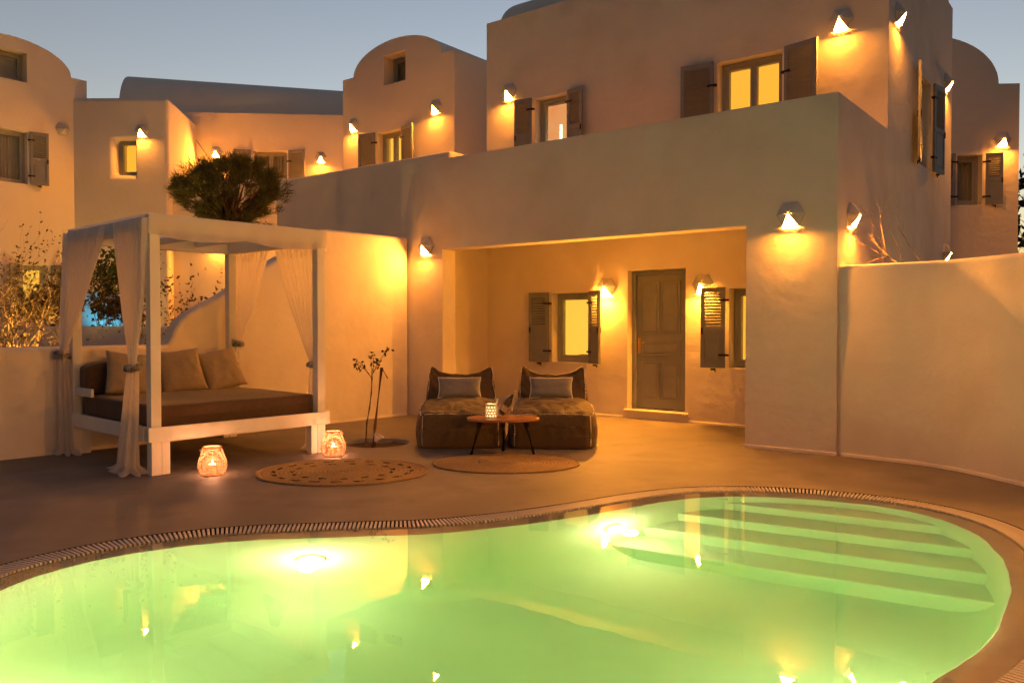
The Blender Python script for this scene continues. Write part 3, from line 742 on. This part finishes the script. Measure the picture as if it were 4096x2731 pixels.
curtain('curtain', 'sheer curtain gathered at the back bedpost', (BX + .085, 1.12), (BX + .085, 2.03), (BX + .06, 1.88, 1.20), (BX + .09, 2.02), .06, .035, 9)
curtain('curtain', 'sheer curtain swept to the front right bedpost', (BX + .085, 1.05), (BX + .085, -.02), (BX - .0, .11, 1.0), (BX - .04, .12), .05, .065, 10)

def grid_surface(nu, fn):
    """closed cushion: two nu x nu sheets sharing their border"""
    m = MB(); idx = {}
    def vid(i, j, s):
        key = (i, j, 0 if i in (0, nu) or j in (0, nu) else s)
        if key not in idx:
            idx[key] = len(m.v); m.v.append(tuple(fn(2 * i / nu - 1, 2 * j / nu - 1, key[2])))
        return idx[key]
    for s in (-1, 1):
        for i in range(nu):
            for j in range(nu):
                q = (vid(i, j, s), vid(i + 1, j, s), vid(i + 1, j + 1, s), vid(i, j + 1, s)); m.f.append(q if s > 0 else q[::-1])
    return m
def cushion(w, h, t, seed, pinch=.07):
    def f(u, v, s):
        pu = 1 - pinch * (1 - v * v) ; pv = 1 - pinch * (1 - u * u)
        x, z = u * w / 2 * pv if False else u * w / 2 * (1 - pinch * (1 - v * v)), v * h / 2 * (1 - pinch * (1 - u * u))
        th = t / 2 * (max(0, (1 - u ** 4) * (1 - v ** 4))) ** .55
        wob = .012 * mnoise.noise((u * 2.2, v * 2.2, seed + s)) + .006 * mnoise.noise((u * 6, v * 6, seed))
        return Vector((x, s * th + wob * (1 if s else .3), z + .008 * mnoise.noise((u * 3, v * 3, seed + 5))))
    return grid_surface(20, f), f
def cushion_thing(name, label, mat, w, h, t, M, seed, pipe=None, group=None, cat='cushion'):
    o = thing(name, label, cat, (0, 0, 0), 0, group); o.matrix_world = M
    m, f = cushion(w, h, t, seed); m.build('cover', mat, o, smooth=True)
    if pipe:
        N_ = 20; b = [(2 * i / N_ - 1, -1) for i in range(N_)] + [(1, 2 * i / N_ - 1) for i in range(N_)] + [(1 - 2 * i / N_, 1) for i in range(N_)] + [(-1, 1 - 2 * i / N_) for i in range(N_)]
        MB().loop_tube([f(u, v, 0) for u, v in b], .006, 5).build('piping', pipe, o, smooth=True)
    return o
def puffy(sx, sy, sz, bulge, seed, nu=14, r=.12, wr=.0):
    """soft box: rounded, bulging faces"""
    bm = bmesh.new(); bmesh.ops.create_cube(bm, size=2); bmesh.ops.subdivide_edges(bm, edges=bm.edges, cuts=nu, use_grid_fill=True)
    for v in bm.verts:
        p = v.co.copy(); q = Vector((max(-1 + r, min(1 - r, p.x)), max(-1 + r, min(1 - r, p.y)), max(-1 + r, min(1 - r, p.z))))
        d = p - q
        if d.length > 1e-6: p = q + d.normalized() * r
        b = Vector((p.x * bulge[0] * (1 - p.y ** 2) * (1 - p.z ** 2), p.y * bulge[1] * (1 - p.x ** 2) * (1 - p.z ** 2), p.z * bulge[2] * (1 - p.x ** 2) * (1 - p.y ** 2)))
        v.co = Vector((p.x * sx / 2, p.y * sy / 2, p.z * sz / 2)) + b
        if wr:
            v.co += Vector((mnoise.noise(v.co * 6 + Vector((seed, 0, 0))), mnoise.noise(v.co * 6 + Vector((0, seed, 0))), mnoise.noise(v.co * 5 + Vector((0, 0, seed))))) * wr
    me = bpy.data.meshes.new('soft'); bm.to_mesh(me); bm.free(); return me
mat_ = mkobj('mattress', puffy(BX - .05, BY - .06, .22, (.01, .01, .02), 1, 18, .10, .006), 'mattress_fabric', smooth=True)
mat_.matrix_world = T(onbed(BX / 2, BY / 2 - .01, .553)) @ RZ(BA); tag(mat_, 'dark brown mattress lying on the daybed', 'mattress')
# bolster along the wall side
bme = puffy(BX - .04, .30, .40, (.0, .01, .015), 4, 18, .42, .006)
bol_o = mkobj('bolster', bme, 'mattress_fabric', smooth=True); bol_o.matrix_world = T(onbed(BX / 2 - .01, BY - .17, .84)) @ RZ(BA); tag(bol_o, 'long dark brown bolster along the back of the daybed', 'bolster')
def bed_cushion(x, y, zz, tilt, yaw, roll, w, label, seed):
    M = T(onbed(x, y, zz)) @ RZ(BA + yaw) @ Matrix.Rotation(roll, 4, 'Y') @ Matrix.Rotation(-tilt, 4, 'X')
    cushion_thing('cushion', label, 'cushion_fabric', w, w, .16, M, seed, None, 'taupe scatter cushions')
bed_cushion(.40, BY - .47, .895, R(24), R(-8), R(8), .52, 'taupe square cushion half hidden by the knotted curtain', 3)
bed_cushion(.98, BY - .47, .905, R(24), R(-4), R(-5), .54, 'taupe square cushion in the middle of the daybed', 11)
bed_cushion(1.50, BY - .45, .90, R(26), R(2), R(-9), .53, 'taupe square cushion at the right end of the bolster', 19)

# ------------------------------------------------------------------ bean bag loungers
from mathutils.bvhtree import BVHTree
def lounger(X, Y, rz, label, seed):
    t = thing('bean_bag_lounger', label, 'bean bag', (X, Y, 0), rz, 'bean bag loungers')
    W = .98
    def wr(c, a): return a * (mnoise.noise((c.x * 5 + seed, c.y * 9, c.z * 4)) + .6 * mnoise.noise((c.x * 13 + seed, c.y * 5 + c.x * 4, c.z * 9)))
    me = puffy(W, 1.10, .46, (.0, .03, .0), seed, 40, .17, 0)
    for vtx in me.vertices:
        c = vtx.co; k = (c.y + .55) / 1.10; zn = c.z / .23
        side = math.sqrt(max(0, 1 - (zn * .8 + .25) ** 2))
        c.x *= .88 + .10 * math.sin(math.pi * min(1, .12 + .8 * max(0, k))) + .12 * side * min(1, max(0, k) * 5 + .15)
        if c.z > 0:
            e = 1 - (c.x / .5) ** 2
            c.z = c.z * (.80 + .32 * max(0, k)) + .085 * max(0, e) * math.sin(math.pi * min(1, max(0, k) * .8 + .04)) * zn
        else:
            c.z = max(c.z, -.226) if c.z < -.19 else c.z
        w_ = wr(c, .016) * (1 if zn > -.5 else .4)
        rg = (1 - abs(mnoise.noise((c.x * 7 + seed * 2 + c.y * 2, c.y * 4.5, 5)))) ** 6 * .022 * (max(0, 1 - abs(k - .18) * 2.2) if zn > -.3 else 0)
        if zn > .2: c.z += w_ - rg - .018 * max(0, mnoise.noise((c.x * 6 + seed * 3, c.y * 2.2, 7))) * max(0, 1 - abs(k - .22) * 4)
        elif c.y < -.45: c.y += w_ * .8 + rg * .6
        else: c.x += w_ * (1 if c.x > 0 else -1) * .7
    seat = mkobj('seat', me, 'brown_fabric', t, smooth=True, M=T((0, .56, .228)))
    mb = puffy(.92, .42, .86, (.0, .02, .0), seed + 3, 34, .20, 0)
    for vtx in mb.vertices:
        c = vtx.co; k = (c.z + .43) / .86; e = min(1, abs(c.x) / .44)
        th = 1.6 - 1.32 * min(1, k * 1.05)
        c.y *= max(.22, th); c.y += .20 * k + .0 + .05 * (1 - e * e) * math.sin(math.pi * k) * (-1 if c.y < .1 * k else 1) * .6
        c.x *= 1.12 - .24 * k
        if k > .55:
            f_ = (k - .55) / .45; c.z += f_ * (.085 * e ** 5 - .055 * (1 - e * e) + .012 * mnoise.noise((c.x * 6, seed, 0)))
        c.y += wr(Vector((c.x, c.z, c.y)), .026) * (.4 + k) + (1 - abs(mnoise.noise((c.x * 5 + seed, k * 7 + c.x * 3, 9)))) ** 6 * .028 * (.3 + .7 * k); c.z += .012 * mnoise.noise((c.x * 9 + seed, k * 6, 3)) * k
    back = mkobj('backrest', mb, 'brown_fabric', t, smooth=True, M=T((0, 1.00, .42)))
    def wrap(o, off, pts, rad=.0075):
        bv = BVHTree.FromPolygons([v.co for v in o.data.vertices], [p.vertices for p in o.data.polygons]); out = []
        for p in pts:
            q = Vector(p) - Vector(off); loc, nr, _, _ = bv.find_nearest(q); out.append(loc + nr * .004 + Vector(off))
        for _ in range(2): out = [out[0]] + [(out[i - 1] + out[i] * 2 + out[i + 1]) / 4 for i in range(1, len(out) - 1)] + [out[-1]]
        return out
    pm = MB(); so = (0, .56, .228); bo_ = (0, 1.0, .42)
    fx = .455
    pm.tube(wrap(seat, so, [(fx * (-1 + i / 14), -.02, .45) for i in range(29)]), .0088, 6)
    for sx in (-1, 1):
        pm.tube(wrap(seat, so, [(sx * .5, -.03, .01 + .40 * i / 12) for i in range(13)]), .0088, 6)
        pm.tube(wrap(seat, so, [(sx * .56, .0 + .75 * i / 16, .47 + .06 * i / 16) for i in range(17)]), .0088, 6)
        pm.tube(wrap(back, bo_, [(sx * (.52 - .10 * i / 16), .70 + .40 * i / 16, .46 + .46 * i / 16) for i in range(17)]), .0088, 6)
    pm.build('piping', 'piping', t, smooth=True)['kind'] = 'stuff'
    return t
lounger(-.60, 9.42, R(3), 'brown bean bag lounger on the left of the low table', 2.0)
lounger(.47, 9.40, R(-3), 'brown bean bag lounger on the right of the low table', 7.0)
for X, Y, rz, lb, sd in ((-.60, 9.42, R(3), 'grey lumbar cushion on the left bean bag', 31), (.47, 9.40, R(-3), 'grey lumbar cushion on the right bean bag', 37)):
    M = T((X - .02, Y, 0)) @ RZ(rz) @ T((0, .80, .655)) @ Matrix.Rotation(-R(22), 4, 'X')
    cushion_thing('lumbar_cushion', lb, 'pillow_fabric', .54, .27, .13, M, sd, 'piping', 'grey lumbar cushions')

# ------------------------------------------------------------------ low table and what stands on it
TC = Vector((-.10, 9.12, 0)); TH = .405
tb_ = thing('low_table', 'low oval wooden table on three black splayed legs', 'table', TC)
def oval(r, ry, n=48, e=2.35): return [(r * math.copysign(abs(math.cos(a)) ** (2 / e), math.cos(a)), ry * math.copysign(abs(math.sin(a)) ** (2 / e), math.sin(a))) for a in [2 * math.pi * k / n for k in range(n)]]
MB().prism(oval(.41, .27), 'z', TH - .028, TH).build('tabletop', 'table_wood', tb_, bevel=.01, angle=60) if False else mkobj('tabletop', MB().prism(oval(.41, .27), 'z', TH - .028, TH).mesh('tabletop'), 'table_wood', tb_, bevel=.009, angle=60)
for a, b in (((-.25, -.13), (-.355, -.15)), ((.25, -.13), (.345, -.16)), ((.0, .14), (.0, .17))):
    MB().tube([(*a, TH - .029), (*b, 0)], [.032, .018], 10).build('leg', 'dark_wood', tb_, smooth=True)
def candle(parent, M, r, h, power, col):
    MB().lathe([(r, 0), (r, h), (.001, h)], 14, M).build('candle', 'wax', parent, smooth=False)
    MB().lathe([(.001, h + .004), (.008, h + .014), (.006, h + .026), (.001, h + .042)], 8, M).build('flame', 'flame', parent, smooth=True)
    p = M @ Vector((0, 0, h + .055)); lit('candle_light', 'POINT', p, power, col, parent, .012)
# pierced votive lantern
vl = thing('votive_lantern', 'small pierced white candle lantern on the table', 'lantern', TC + Vector((-.135, -.02, TH)))
vr, vh = .063, .155; cols, rows = 11, 4; vm_ = MB()
ch = (vh - .03) / rows
for j in range(rows):
    for i in range(cols):
        a0 = (i + (.5 if j % 2 else 0)) / cols * 2 * math.pi; da = 2 * math.pi / cols; z0 = .008 + j * ch
        corner = [(-.5, 0), (0, 0), (.5, 0), (.5, .5), (.5, 1), (0, 1), (-.5, 1), (-.5, .5)]
        hole = [(.36 * math.cos(a), .5 + .36 * math.sin(a)) for a in [math.radians(d) for d in (225, 270, 315, 0, 45, 90, 135, 180)]]
        def pt(p, r): a = a0 + p[0] * da; return (r * math.cos(a), r * math.sin(a), z0 + p[1] * ch)
        vs = [pt(p, vr) for p in corner] + [pt(p, vr) for p in hole] + [pt(p, vr - .005) for p in hole]
        vm_.add(vs, [(k, (k + 1) % 8, 8 + (k + 1) % 8, 8 + k) for k in range(8)] + [(8 + k, 8 + (k + 1) % 8, 16 + (k + 1) % 8, 16 + k) for k in range(8)])
vm_.lathe([(vr, .0), (vr, .008)], 44); vm_.lathe([(vr, vh - .022), (vr, vh), (vr - .006, vh), (vr - .006, vh - .022)], 44); vm_.lathe([(.001, .001), (vr, .001)], 24)
vm_.build('shell', 'ceramic', vl)
MB().lathe([(vr - .012, .004), (vr - .012, vh - .02)], 28).build('frosted_liner', 'rattan', vl, smooth=True) if False else None
pm_ = MB().lathe([(vr - .010, .004), (vr - .010, vh - .015)], 28); 
emat('liner_glow', (1.0, .58, .2), 2.6); pm_.build('frosted_liner', 'liner_glow', vl, smooth=True)
candle(vl, T((0, 0, .003)), .02, .05, .8, (1, .5, .16))
# ice bucket and bottle
ib_ = thing('ice_bucket', 'clear glass ice bucket on the low table', 'ice bucket', TC + Vector((.0, .03, TH)))
MB().lathe([(.001, .004), (.07, .004), (.075, .012), (.105, .20), (.112, .215), (.108, .217), (.100, .20), (.071, .016), (.001, .012)], 32).build('bucket', 'clear_glass', ib_, smooth=True)
bt = thing('bottle', 'dark green wine bottle leaning in the glass bucket', 'bottle', (0, 0, 0))
bt.matrix_world = T(TC + Vector((-.012, .02, TH + .022))) @ Matrix.Rotation(R(33), 4, 'Y') @ T((0, 0, 0))
MB().lathe([(.001, .0), (.040, .002), (.043, .02), (.043, .15), (.038, .185), (.022, .225), (.016, .25), (.0145, .29)], 20).build('glass_body', 'bottle_glass', bt, smooth=True)
MB().lathe([(.0155, .262), (.0155, .305), (.017, .307), (.017, .316), (.001, .318)], 16).build('foil', 'foil', bt, smooth=True)
MB().lathe([(.0435, .045), (.0435, .115)], 20).build('label_band', 'bottle_label', bt, smooth=True)
bt.location += Vector((-.02, 0, .012))
def flute(p, label):
    t = thing('champagne_flute', label, 'glass', p, 0, 'champagne flutes')
    MB().lathe([(.001, .002), (.032, .003), (.031, .005), (.005, .012), (.0035, .03), (.0035, .085), (.012, .10), (.024, .125), (.028, .16), (.024, .225), (.0235, .225), (.027, .16), (.022, .126), (.001, .106)], 24).build('glass_body', 'clear_glass', t, smooth=True)
flute(TC + Vector((.155, -.04, TH)), 'clear champagne flute at the front right of the table')
flute(TC + Vector((.19, .08, TH)), 'clear champagne flute behind the other on the table')

# ------------------------------------------------------------------ woven candle lanterns on the floor
def woven_lantern(p, rz, label, hs):
    t = thing('woven_lantern', label, 'lantern', p, rz, 'woven candle lanterns')
    prof = lambda k: .098 + .037 * math.sin(math.pi * min(1, (1 - k) ** .9 * .82 + .18)) if k < .999 else .095
    def rad(k):
        ks = [(0, .098), (.12, .120), (.3, .135), (.5, .129), (.75, .106), (1, .084)]
        for (a, ra), (b, rb) in zip(ks, ks[1:]):
            if k <= b:
                f = (k - a) / (b - a); f = f * f * (3 - 2 * f) if a == 0 else f
                return ra + (rb - ra) * f
        return .084
    H = .275; rows = 17
    for j in range(rows):
        k = (j + .5) / rows; z = .008 + k * (H - .02); m = MB(); n_ = 96; vs = []
        for i in range(n_):
            a = 2 * math.pi * i / n_; r = rad(k) + .0045 * math.sin(a * 8 + math.pi * (j % 2))
            c, s = math.cos(a), math.sin(a)
            vs += [(r * c, r * s, z - .0034), ((r + .003) * c, (r + .003) * s, z), (r * c, r * s, z + .0034), ((r - .003) * c, (r - .003) * s, z)]
        m.add(vs, [(i * 4 + q, i * 4 + (q + 1) % 4, ((i + 1) % n_) * 4 + (q + 1) % 4, ((i + 1) % n_) * 4 + q) for i in range(n_) for q in range(4)])
        m.build('strand', 'rattan', t, smooth=True)
    for i in range(16):
        a = 2 * math.pi * (i + .5) / 16
        MB().tube([(rad(k) * math.cos(a), rad(k) * math.sin(a), .004 + k * (H - .012)) for k in [q / 8 for q in range(9)]], .0028, 4).build('rib', 'rattan', t)
    m = MB(); m.loop_tube([(rad(1) * math.cos(2 * math.pi * i / 40), rad(1) * math.sin(2 * math.pi * i / 40), H - .004) for i in range(40)], .009, 6)
    m.build('rim', 'rattan', t, smooth=True)
    m = MB(); m.loop_tube([(rad(0) * math.cos(2 * math.pi * i / 40), rad(0) * math.sin(2 * math.pi * i / 40), .006) for i in range(40)], .006, 6); m.build('foot_ring', 'rattan', t, smooth=True)
    hr = rad(1) + .004; pts = []
    for k in range(17):
        a = math.pi * k / 16; q = Vector((hr * math.cos(a), 0, .115 * math.sin(a)))
        pts.append(Matrix.Rotation(R(100) * hs, 4, 'X') @ q + Vector((0, 0, H - .01)))
    MB().tube(pts, .006, 6).build('handle', 'rattan', t, smooth=True)
    MB().lathe([(.001, .002), (rad(0), .002), (rad(0), .006), (.001, .006)], 24).build('base', 'rattan', t)
    candle(t, T((0, 0, .006)), .032, .10, 10, (1, .40, .19))
woven_lantern((-2.89, 7.80, 0), R(-60), 'glowing woven candle lantern alone on the terrace in front of the daybed', 1)
woven_lantern((-1.97, 8.93, 0), R(75), 'glowing woven candle lantern against the right daybed leg', 1)

# ------------------------------------------------------------------ round jute rugs
def rug(cx, cy, rx, ry, label, holes, seed):
    t = thing('jute_rug', label, 'rug', (cx, cy, 0), 0)
    nr, na = 60, 120; m = MB(); 
    for i in range(nr + 1):
        k = i / nr
        for j in range(na):
            a = 2 * math.pi * j / na; w = 1 + .008 * mnoise.noise((math.cos(a) * 2, math.sin(a) * 2, seed))
            coil = abs(math.sin(math.pi * k * 20)); m.v.append((k * rx * w * math.cos(a), k * ry * w * math.sin(a), .006 + .007 * coil ** .5 + .002 * math.sin(j * 2.0 + i)))
    def gap(i, j):
        if not holes: return False
        k = i / nr
        for kk, cnt, ph in ((.80, 20, 0), (.585, 15, .5)):
            if abs(k - kk) < .021:
                f = (j / na * cnt + ph) % 1
                if f < .36: return True
        return False
    for i in range(nr):
        for j in range(na):
            if not gap(i, j): m.f.append((i * na + j, i * na + (j + 1) % na, (i + 1) * na + (j + 1) % na, (i + 1) * na + j))
    m.build('weave', 'jute', t, smooth=True)
    e = MB(); e.loop_tube([(rx * 1.0 * math.cos(2 * math.pi * j / 90), ry * 1.0 * math.sin(2 * math.pi * j / 90), .008) for j in range(90)], .009, 6); e.build('edge_braid', 'jute', t, smooth=True)
    if holes:
        b = MB(); b.v = [(rx * .97 * math.cos(2 * math.pi * j / 60), ry * .97 * math.sin(2 * math.pi * j / 60), .002) for j in range(60)]; b.f = [tuple(range(60))]; b.build('backing', 'jute_dark', t)
    return t
rug(-1.66, 7.95, .83, .69, 'round jute rug with a ring of openwork gaps in front of the daybed', True, 2)
rug(-.06, 8.43, .76, .56, 'plain round jute rug in front of the low table', False, 8)

# ------------------------------------------------------------------ plants
def leaf_quad(m, p, d, l, w):
    d = d.normalized(); s = d.cross(Vector((random.uniform(-1, 1), random.uniform(-1, 1), random.uniform(-1, 1))))
    if s.length < 1e-4: s = Vector((1, 0, 0))
    s.normalize(); nn = d.cross(s) * .15 * w
    m.add([p, p + d * l * .5 + s * w / 2 + nn, p + d * l, p + d * l * .5 - s * w / 2 + nn], [(0, 1, 2, 3)])
def rvec(): 
    v = Vector((random.gauss(0, 1), random.gauss(0, 1), random.gauss(0, 1))); return v.normalized()
def grow(m, lm, p, d, L, r, depth, leafn, leafs, up=.15, split=3, tips=None):
    seg = 5; pts = [p]; rad = [r]
    for i in range(seg):
        d = (d + rvec() * .16 + Vector((0, 0, up * .25))).normalized(); p = p + d * L / seg; pts.append(p); rad.append(r * (1 - .55 * (i + 1) / seg))
        if depth == 0 and lm is not None and leafn:
            for _ in range(random.randint(0, leafn)): leaf_quad(lm, p, d + rvec() * 1.2, leafs * random.uniform(.6, 1.3), leafs * .6)
        if depth > 0 and i >= 1:
            for _ in range(random.randint(1, split - 1) if i < seg - 1 else split):
                if random.random() < .62: grow(m, lm, p, (d + rvec() * .75).normalized(), L * random.uniform(.45, .75), rad[-1] * .62, depth - 1, leafn, leafs, up, split, tips)
    if depth == 0 and tips is not None: tips.append((p, d))
    m.tube(pts, rad, 5 if r > .006 else 3, caps=False)
def shrub(name, label, base, height, stems, spread, leafn, leafs, twig='twig', leafm='leaf', depth=2, r=.016, seed=0, group=None, lean=(0, 0)):
    random.seed(seed); t = thing(name, label, 'shrub', base, 0, group); m = MB(); lm = MB()
    for k in range(stems):
        a = 2 * math.pi * k / stems + random.uniform(-.4, .4); d = Vector((math.cos(a) * spread + lean[0], math.sin(a) * spread + lean[1], 1)).normalized()
        grow(m, lm, Vector((math.cos(a) * .05, math.sin(a) * .05, 0)), d, height * random.uniform(.5, .72), r * random.uniform(.7, 1), depth, leafn, leafs)
    m.build('stems', twig, t, smooth=True)
    if lm.f: tag(lm.build('leaves', leafm, t), kind='stuff')
    return t
# sapling with its stake in the pit
random.seed(5)
sp = thing('sapling', 'thin young sapling growing in the round pit', 'tree', (PIT.x - .12, PIT.y - .12, -.06))
m = MB(); lm = MB()
st_ = [(0, 0, 0), (.012, 0, .15), (.02, .01, .32), (.055, .0, .5), (.075, .01, .68), (.085, .0, .86), (.092, .01, .98)]
m.tube(st_, [.013, .012, .011, .011, .010, .009, .006], 6)
for tip, n_ in (((-.13, .02, 1.10), 11), ((-.09, -.03, 1.02), 7), ((.10, .05, 1.16), 6), ((.30, -.02, 1.23), 12), ((.17, .0, 1.04), 6), ((.07, .0, 1.12), 5)):
    b0 = Vector((.085, 0, .86)) if tip[0] < .1 else Vector((.10, 0, .92)); tip = Vector(tip); md = (b0 + tip) / 2 + Vector((.0, .0, .03))
    m.tube([b0, md, tip], [.005, .004, .0025], 4)
    for _ in range(n_):
        q = md.lerp(tip, random.random() ** .6) + rvec() * .03; d_ = (rvec() + Vector((0, 0, -.2))); lm_ = .055
        leaf_quad(lm, q, d_, random.uniform(.045, .07), .035)
m.build('trunk', 'bark', sp, smooth=True); lm.build('leaves', 'leaf_dark', sp)['kind'] = 'stuff'
sk = thing('plant_stake', 'wooden stake propping up the sapling', 'stake', (PIT.x - .03, PIT.y - .13, -.06))
MB().tube([(0, 0, 0), (.03, 0, .26), (.115, .0, .99)], [.019, .019, .018], 8).build('pole', 'stake_wood', sk, smooth=True)
MB().tube([(.118, -.01, .985), (.19, -.02, .86)], .010, 6).build('tie_stub', 'stake_wood', sk, smooth=True)
gs = thing('garden_spotlight', 'small cone shaped garden spotlight at the foot of the sapling', 'spotlight', (PIT.x - .0, PIT.y - .10, -.06))
MB().tube([(0, 0, 0), (0, 0, .10)], .012, 8).build('spike', 'stake_wood', gs)
MB().lathe([(.02, 0), (.03, .03), (.075, .09), (.07, .09), (.025, .03), (.001, .02)], 20, T((0, 0, .09)) @ Matrix.Rotation(R(28), 4, 'Y')).build('hood', 'ceramic', gs, smooth=True)

# pine tree behind the stair
random.seed(12)
pt_ = thing('pine_tree', 'bushy round crowned pine tree behind the daybed canopy', 'tree', (-4.85, 14.0, 0))
m = MB(); m.tube([(0, 0, 0), (.05, 0, 1.2), (.0, .05, 2.4), (.05, 0, 3.4), (.0, 0, 4.0)], [.11, .10, .08, .06, .03], 8)
tufts = []
CC = Vector((.0, 0, 3.74))
for k in range(620):
    th = random.uniform(0, 2 * math.pi); ph = math.acos(random.uniform(-1, 1)); rr_ = random.uniform(.55, 1) ** .5
    q = Vector((math.sin(ph) * math.cos(th) * .93 * rr_, math.sin(ph) * math.sin(th) * .80 * rr_, math.cos(ph) * .60 * rr_))
    q *= 1 + .20 * mnoise.noise(q * 2.3 + Vector((4, 0, 0)))
    if q.z < -.35: q.x *= .8
    if mnoise.noise(q * 3.4 + Vector((7, 1, 0))) > .30: continue
    if q.z < -.15 and mnoise.noise(q * 3.1 + Vector((1, 2, 3))) > .12: continue
    tufts.append(CC + q)
for dx, dz in ((.30, -.62), (.45, -.66), (.15, -.66), (-.1, -.64), (.62, -.70), (.8, -.86), (-.35, -.60), (.5, -.74), (.36, -.78), (.0, -.75), (.92, -.87), (.7, -.80)):
    for _ in range(4): tufts.append(CC + Vector((dx + random.gauss(0, .07), random.gauss(0, .15), dz + random.gauss(0, .05))))
for q in tufts[::4]:
    z0_ = CC.z - .75 + .5 * random.random(); m.tube([(.02, 0, z0_), Vector((.02, 0, z0_)).lerp(q, .55) + Vector((0, 0, -.05)), q], [.022, .013, .006], 4)
m.build('trunk', 'bark', pt_, smooth=True)
nm = MB()
for q in tufts:
    d0 = ((q - CC + Vector((0, 0, .45))).normalized() + rvec() * .5).normalized()
    for _ in range(42):
        dd = (d0 * 1.0 + rvec() * .8).normalized(); l_ = random.uniform(.09, .17); s_ = dd.cross(rvec()).normalized() * .0058
        b_ = q + rvec() * .05 - d0 * random.uniform(0, .12)
        nm.add([b_ - s_, b_ + s_, b_ + dd * l_], [(0, 1, 2)])
nmm = bpy.data.meshes.new('crown'); nmm.from_pydata(nm.v, [], nm.f); cr_ = mkobj('crown', nmm, 'pine_needle', pt_); cr_['kind'] = 'stuff'

# garden behind the low wall
gp = thing('garden_planter', 'low planter wall behind the courtyard wall at the left', 'wall', (-7.0, 13.8, 0), R(6))
B(-6, 2.6, 0, .3, -.05, 1.42).build('wall', 'plaster_far', gp, bevel=.04)
B(-6, 2.6, .3, 3.5, -.05, 1.30).build('soil_bed', 'earth', gp)
shrub('shrub', 'tall twiggy shrub lit yellow from below at the far left', (-6.9, 11.0, 0), 2.5, 14, .24, 2, .045, depth=2, r=.024, seed=3, lean=(.0, 0))
shrub('shrub', 'twiggy shrub with pale branches left of the daybed', (-6.5, 10.75, 0), 1.7, 7, .5, 1, .045, depth=2, r=.024, seed=8)
shrub('shrub', 'tall sparse shrub arching over the left garden', (-7.75, 11.6, 0), 2.7, 3, .2, 1, .05, depth=2, r=.022, seed=14, lean=(.25, 0))
shrub('shrub', 'dense low leafy shrub under the lit ground floor window', (-8.4, 14.9, 1.30), .75, 12, .6, 6, .075, leafm='leaf', depth=2, r=.012, seed=21)
shrub('shrub', 'leafy green shrub in front of the blue lit wall', (-7.55, 15.0, 1.30), 1.25, 9, .35, 6, .07, leafm='leaf_green', depth=2, r=.012, seed=25)
shrub('shrub', 'reddish low shrub between the two left curtains', (-7.0, 14.5, 1.30), .62, 12, .6, 5, .06, depth=2, r=.01, seed=29)
shrub('shrub', 'thin upright climbing plant between the left curtains', (-6.75, 14.6, 1.30), 1.75, 2, .08, 4, .07, leafm='leaf_green', depth=1, r=.014, seed=31)
shrub('shrub', 'bare branching shrub seen through the daybed beside the stair', (-5.0, 11.9, .2), 1.8, 5, .3, 2, .06, depth=2, r=.015, seed=35)
shrub('shrub', 'small leafy shrub above the stair parapet', (-4.55, 13.2, .6), 1.55, 4, .2, 4, .08, depth=1, r=.012, seed=41)
shrub('shrub', 'bare orange lit shrub peeking over the curved right wall', (6.05, 10.2, 0), 2.75, 6, .55, 0, .05, depth=3, r=.03, seed=44)
shrub('shrub', 'dark leafy bush at the far right edge', (11.3, 17.4, 0), 4.7, 7, .3, 6, .16, leafm='leaf_dark', depth=2, r=.05, seed=47)
def uplight(p, tgt, e, label, col=(1, .55, .12), lens='yellow_lens', spot=R(110)):
    t = thing('garden_uplight', label, 'spotlight', p, 0, 'garden uplights')
    d = (Vector(tgt) - Vector(p)).normalized(); q = d.to_track_quat('Z', 'Y').to_matrix().to_4x4()
    MB().tube([(0, 0, 0), (0, 0, .08)], .012, 6).build('spike', 'iron', t)
    MB().lathe([(.02, 0), (.045, .02), (.05, .09), (.046, .09), (.001, .03)], 16, T((0, 0, .06)) @ q).build('hood', 'iron', t, smooth=True)
    MB().lathe([(.001, .07), (.042, .072)], 16, T((0, 0, .06)) @ q).build('lens', lens, t)
    lit('beam', 'SPOT', Vector((0, 0, .06)) + d * .1, e, col, t, .03, (-d).to_track_quat('Z', 'Y').to_matrix().to_4x4().to_euler() if False else d.to_track_quat('-Z', 'Y').to_euler(), spot=spot)
uplight((-6.55, 10.35, 0), (-6.85, 11.0, 1.9), 800, 'garden uplight at the foot of the yellow lit shrub')
uplight((-8.15, 14.4, 1.30), (-8.4, 15.0, 2.3), 30, 'garden uplight under the low leafy shrub')
uplight((-4.9, 11.0, 0), (-4.7, 12.2, 2.5), 110, 'garden uplight behind the stair parapet', (1, .5, .1))
uplight((6.0, 9.75, 0), (6.1, 10.5, 2.4), 60, 'garden uplight behind the curved right wall')
# neighbouring pool wall glowing cyan
cwl = thing('blue_lit_wall', 'low garden wall washed by cyan light behind the shrubs', 'wall', (-8.62, 17.2, 0), R(4))
B(-.75, .6, 0, .25, 1.0, 2.15).build('wall', 'plaster_far', cwl, bevel=.04)
uplight((-8.55, 16.5, 1.30), (-8.6, 17.2, 1.7), 22, 'added cyan lamp standing in for the glow of an unseen pool', (.06, .6, 1.0), 'cyan_lens')  # added lamp in place of the neighbouring pool that gives the cyan glow

uplight((-9.6, 18.3, 0), (-10.6, 19.6, 4.5), 210, 'garden uplight washing the tall left house', spot=R(75))
uplight((-9.0, 18.9, 0), (-9.3, 20.0, 4.0), 130, 'garden uplight washing the corner block', spot=R(70))
uplight((-6.6, 19.2, 0), (-6.6, 20.4, 3.5), 200, 'garden uplight washing the terrace wall', (1, .45, .08), spot=R(80))
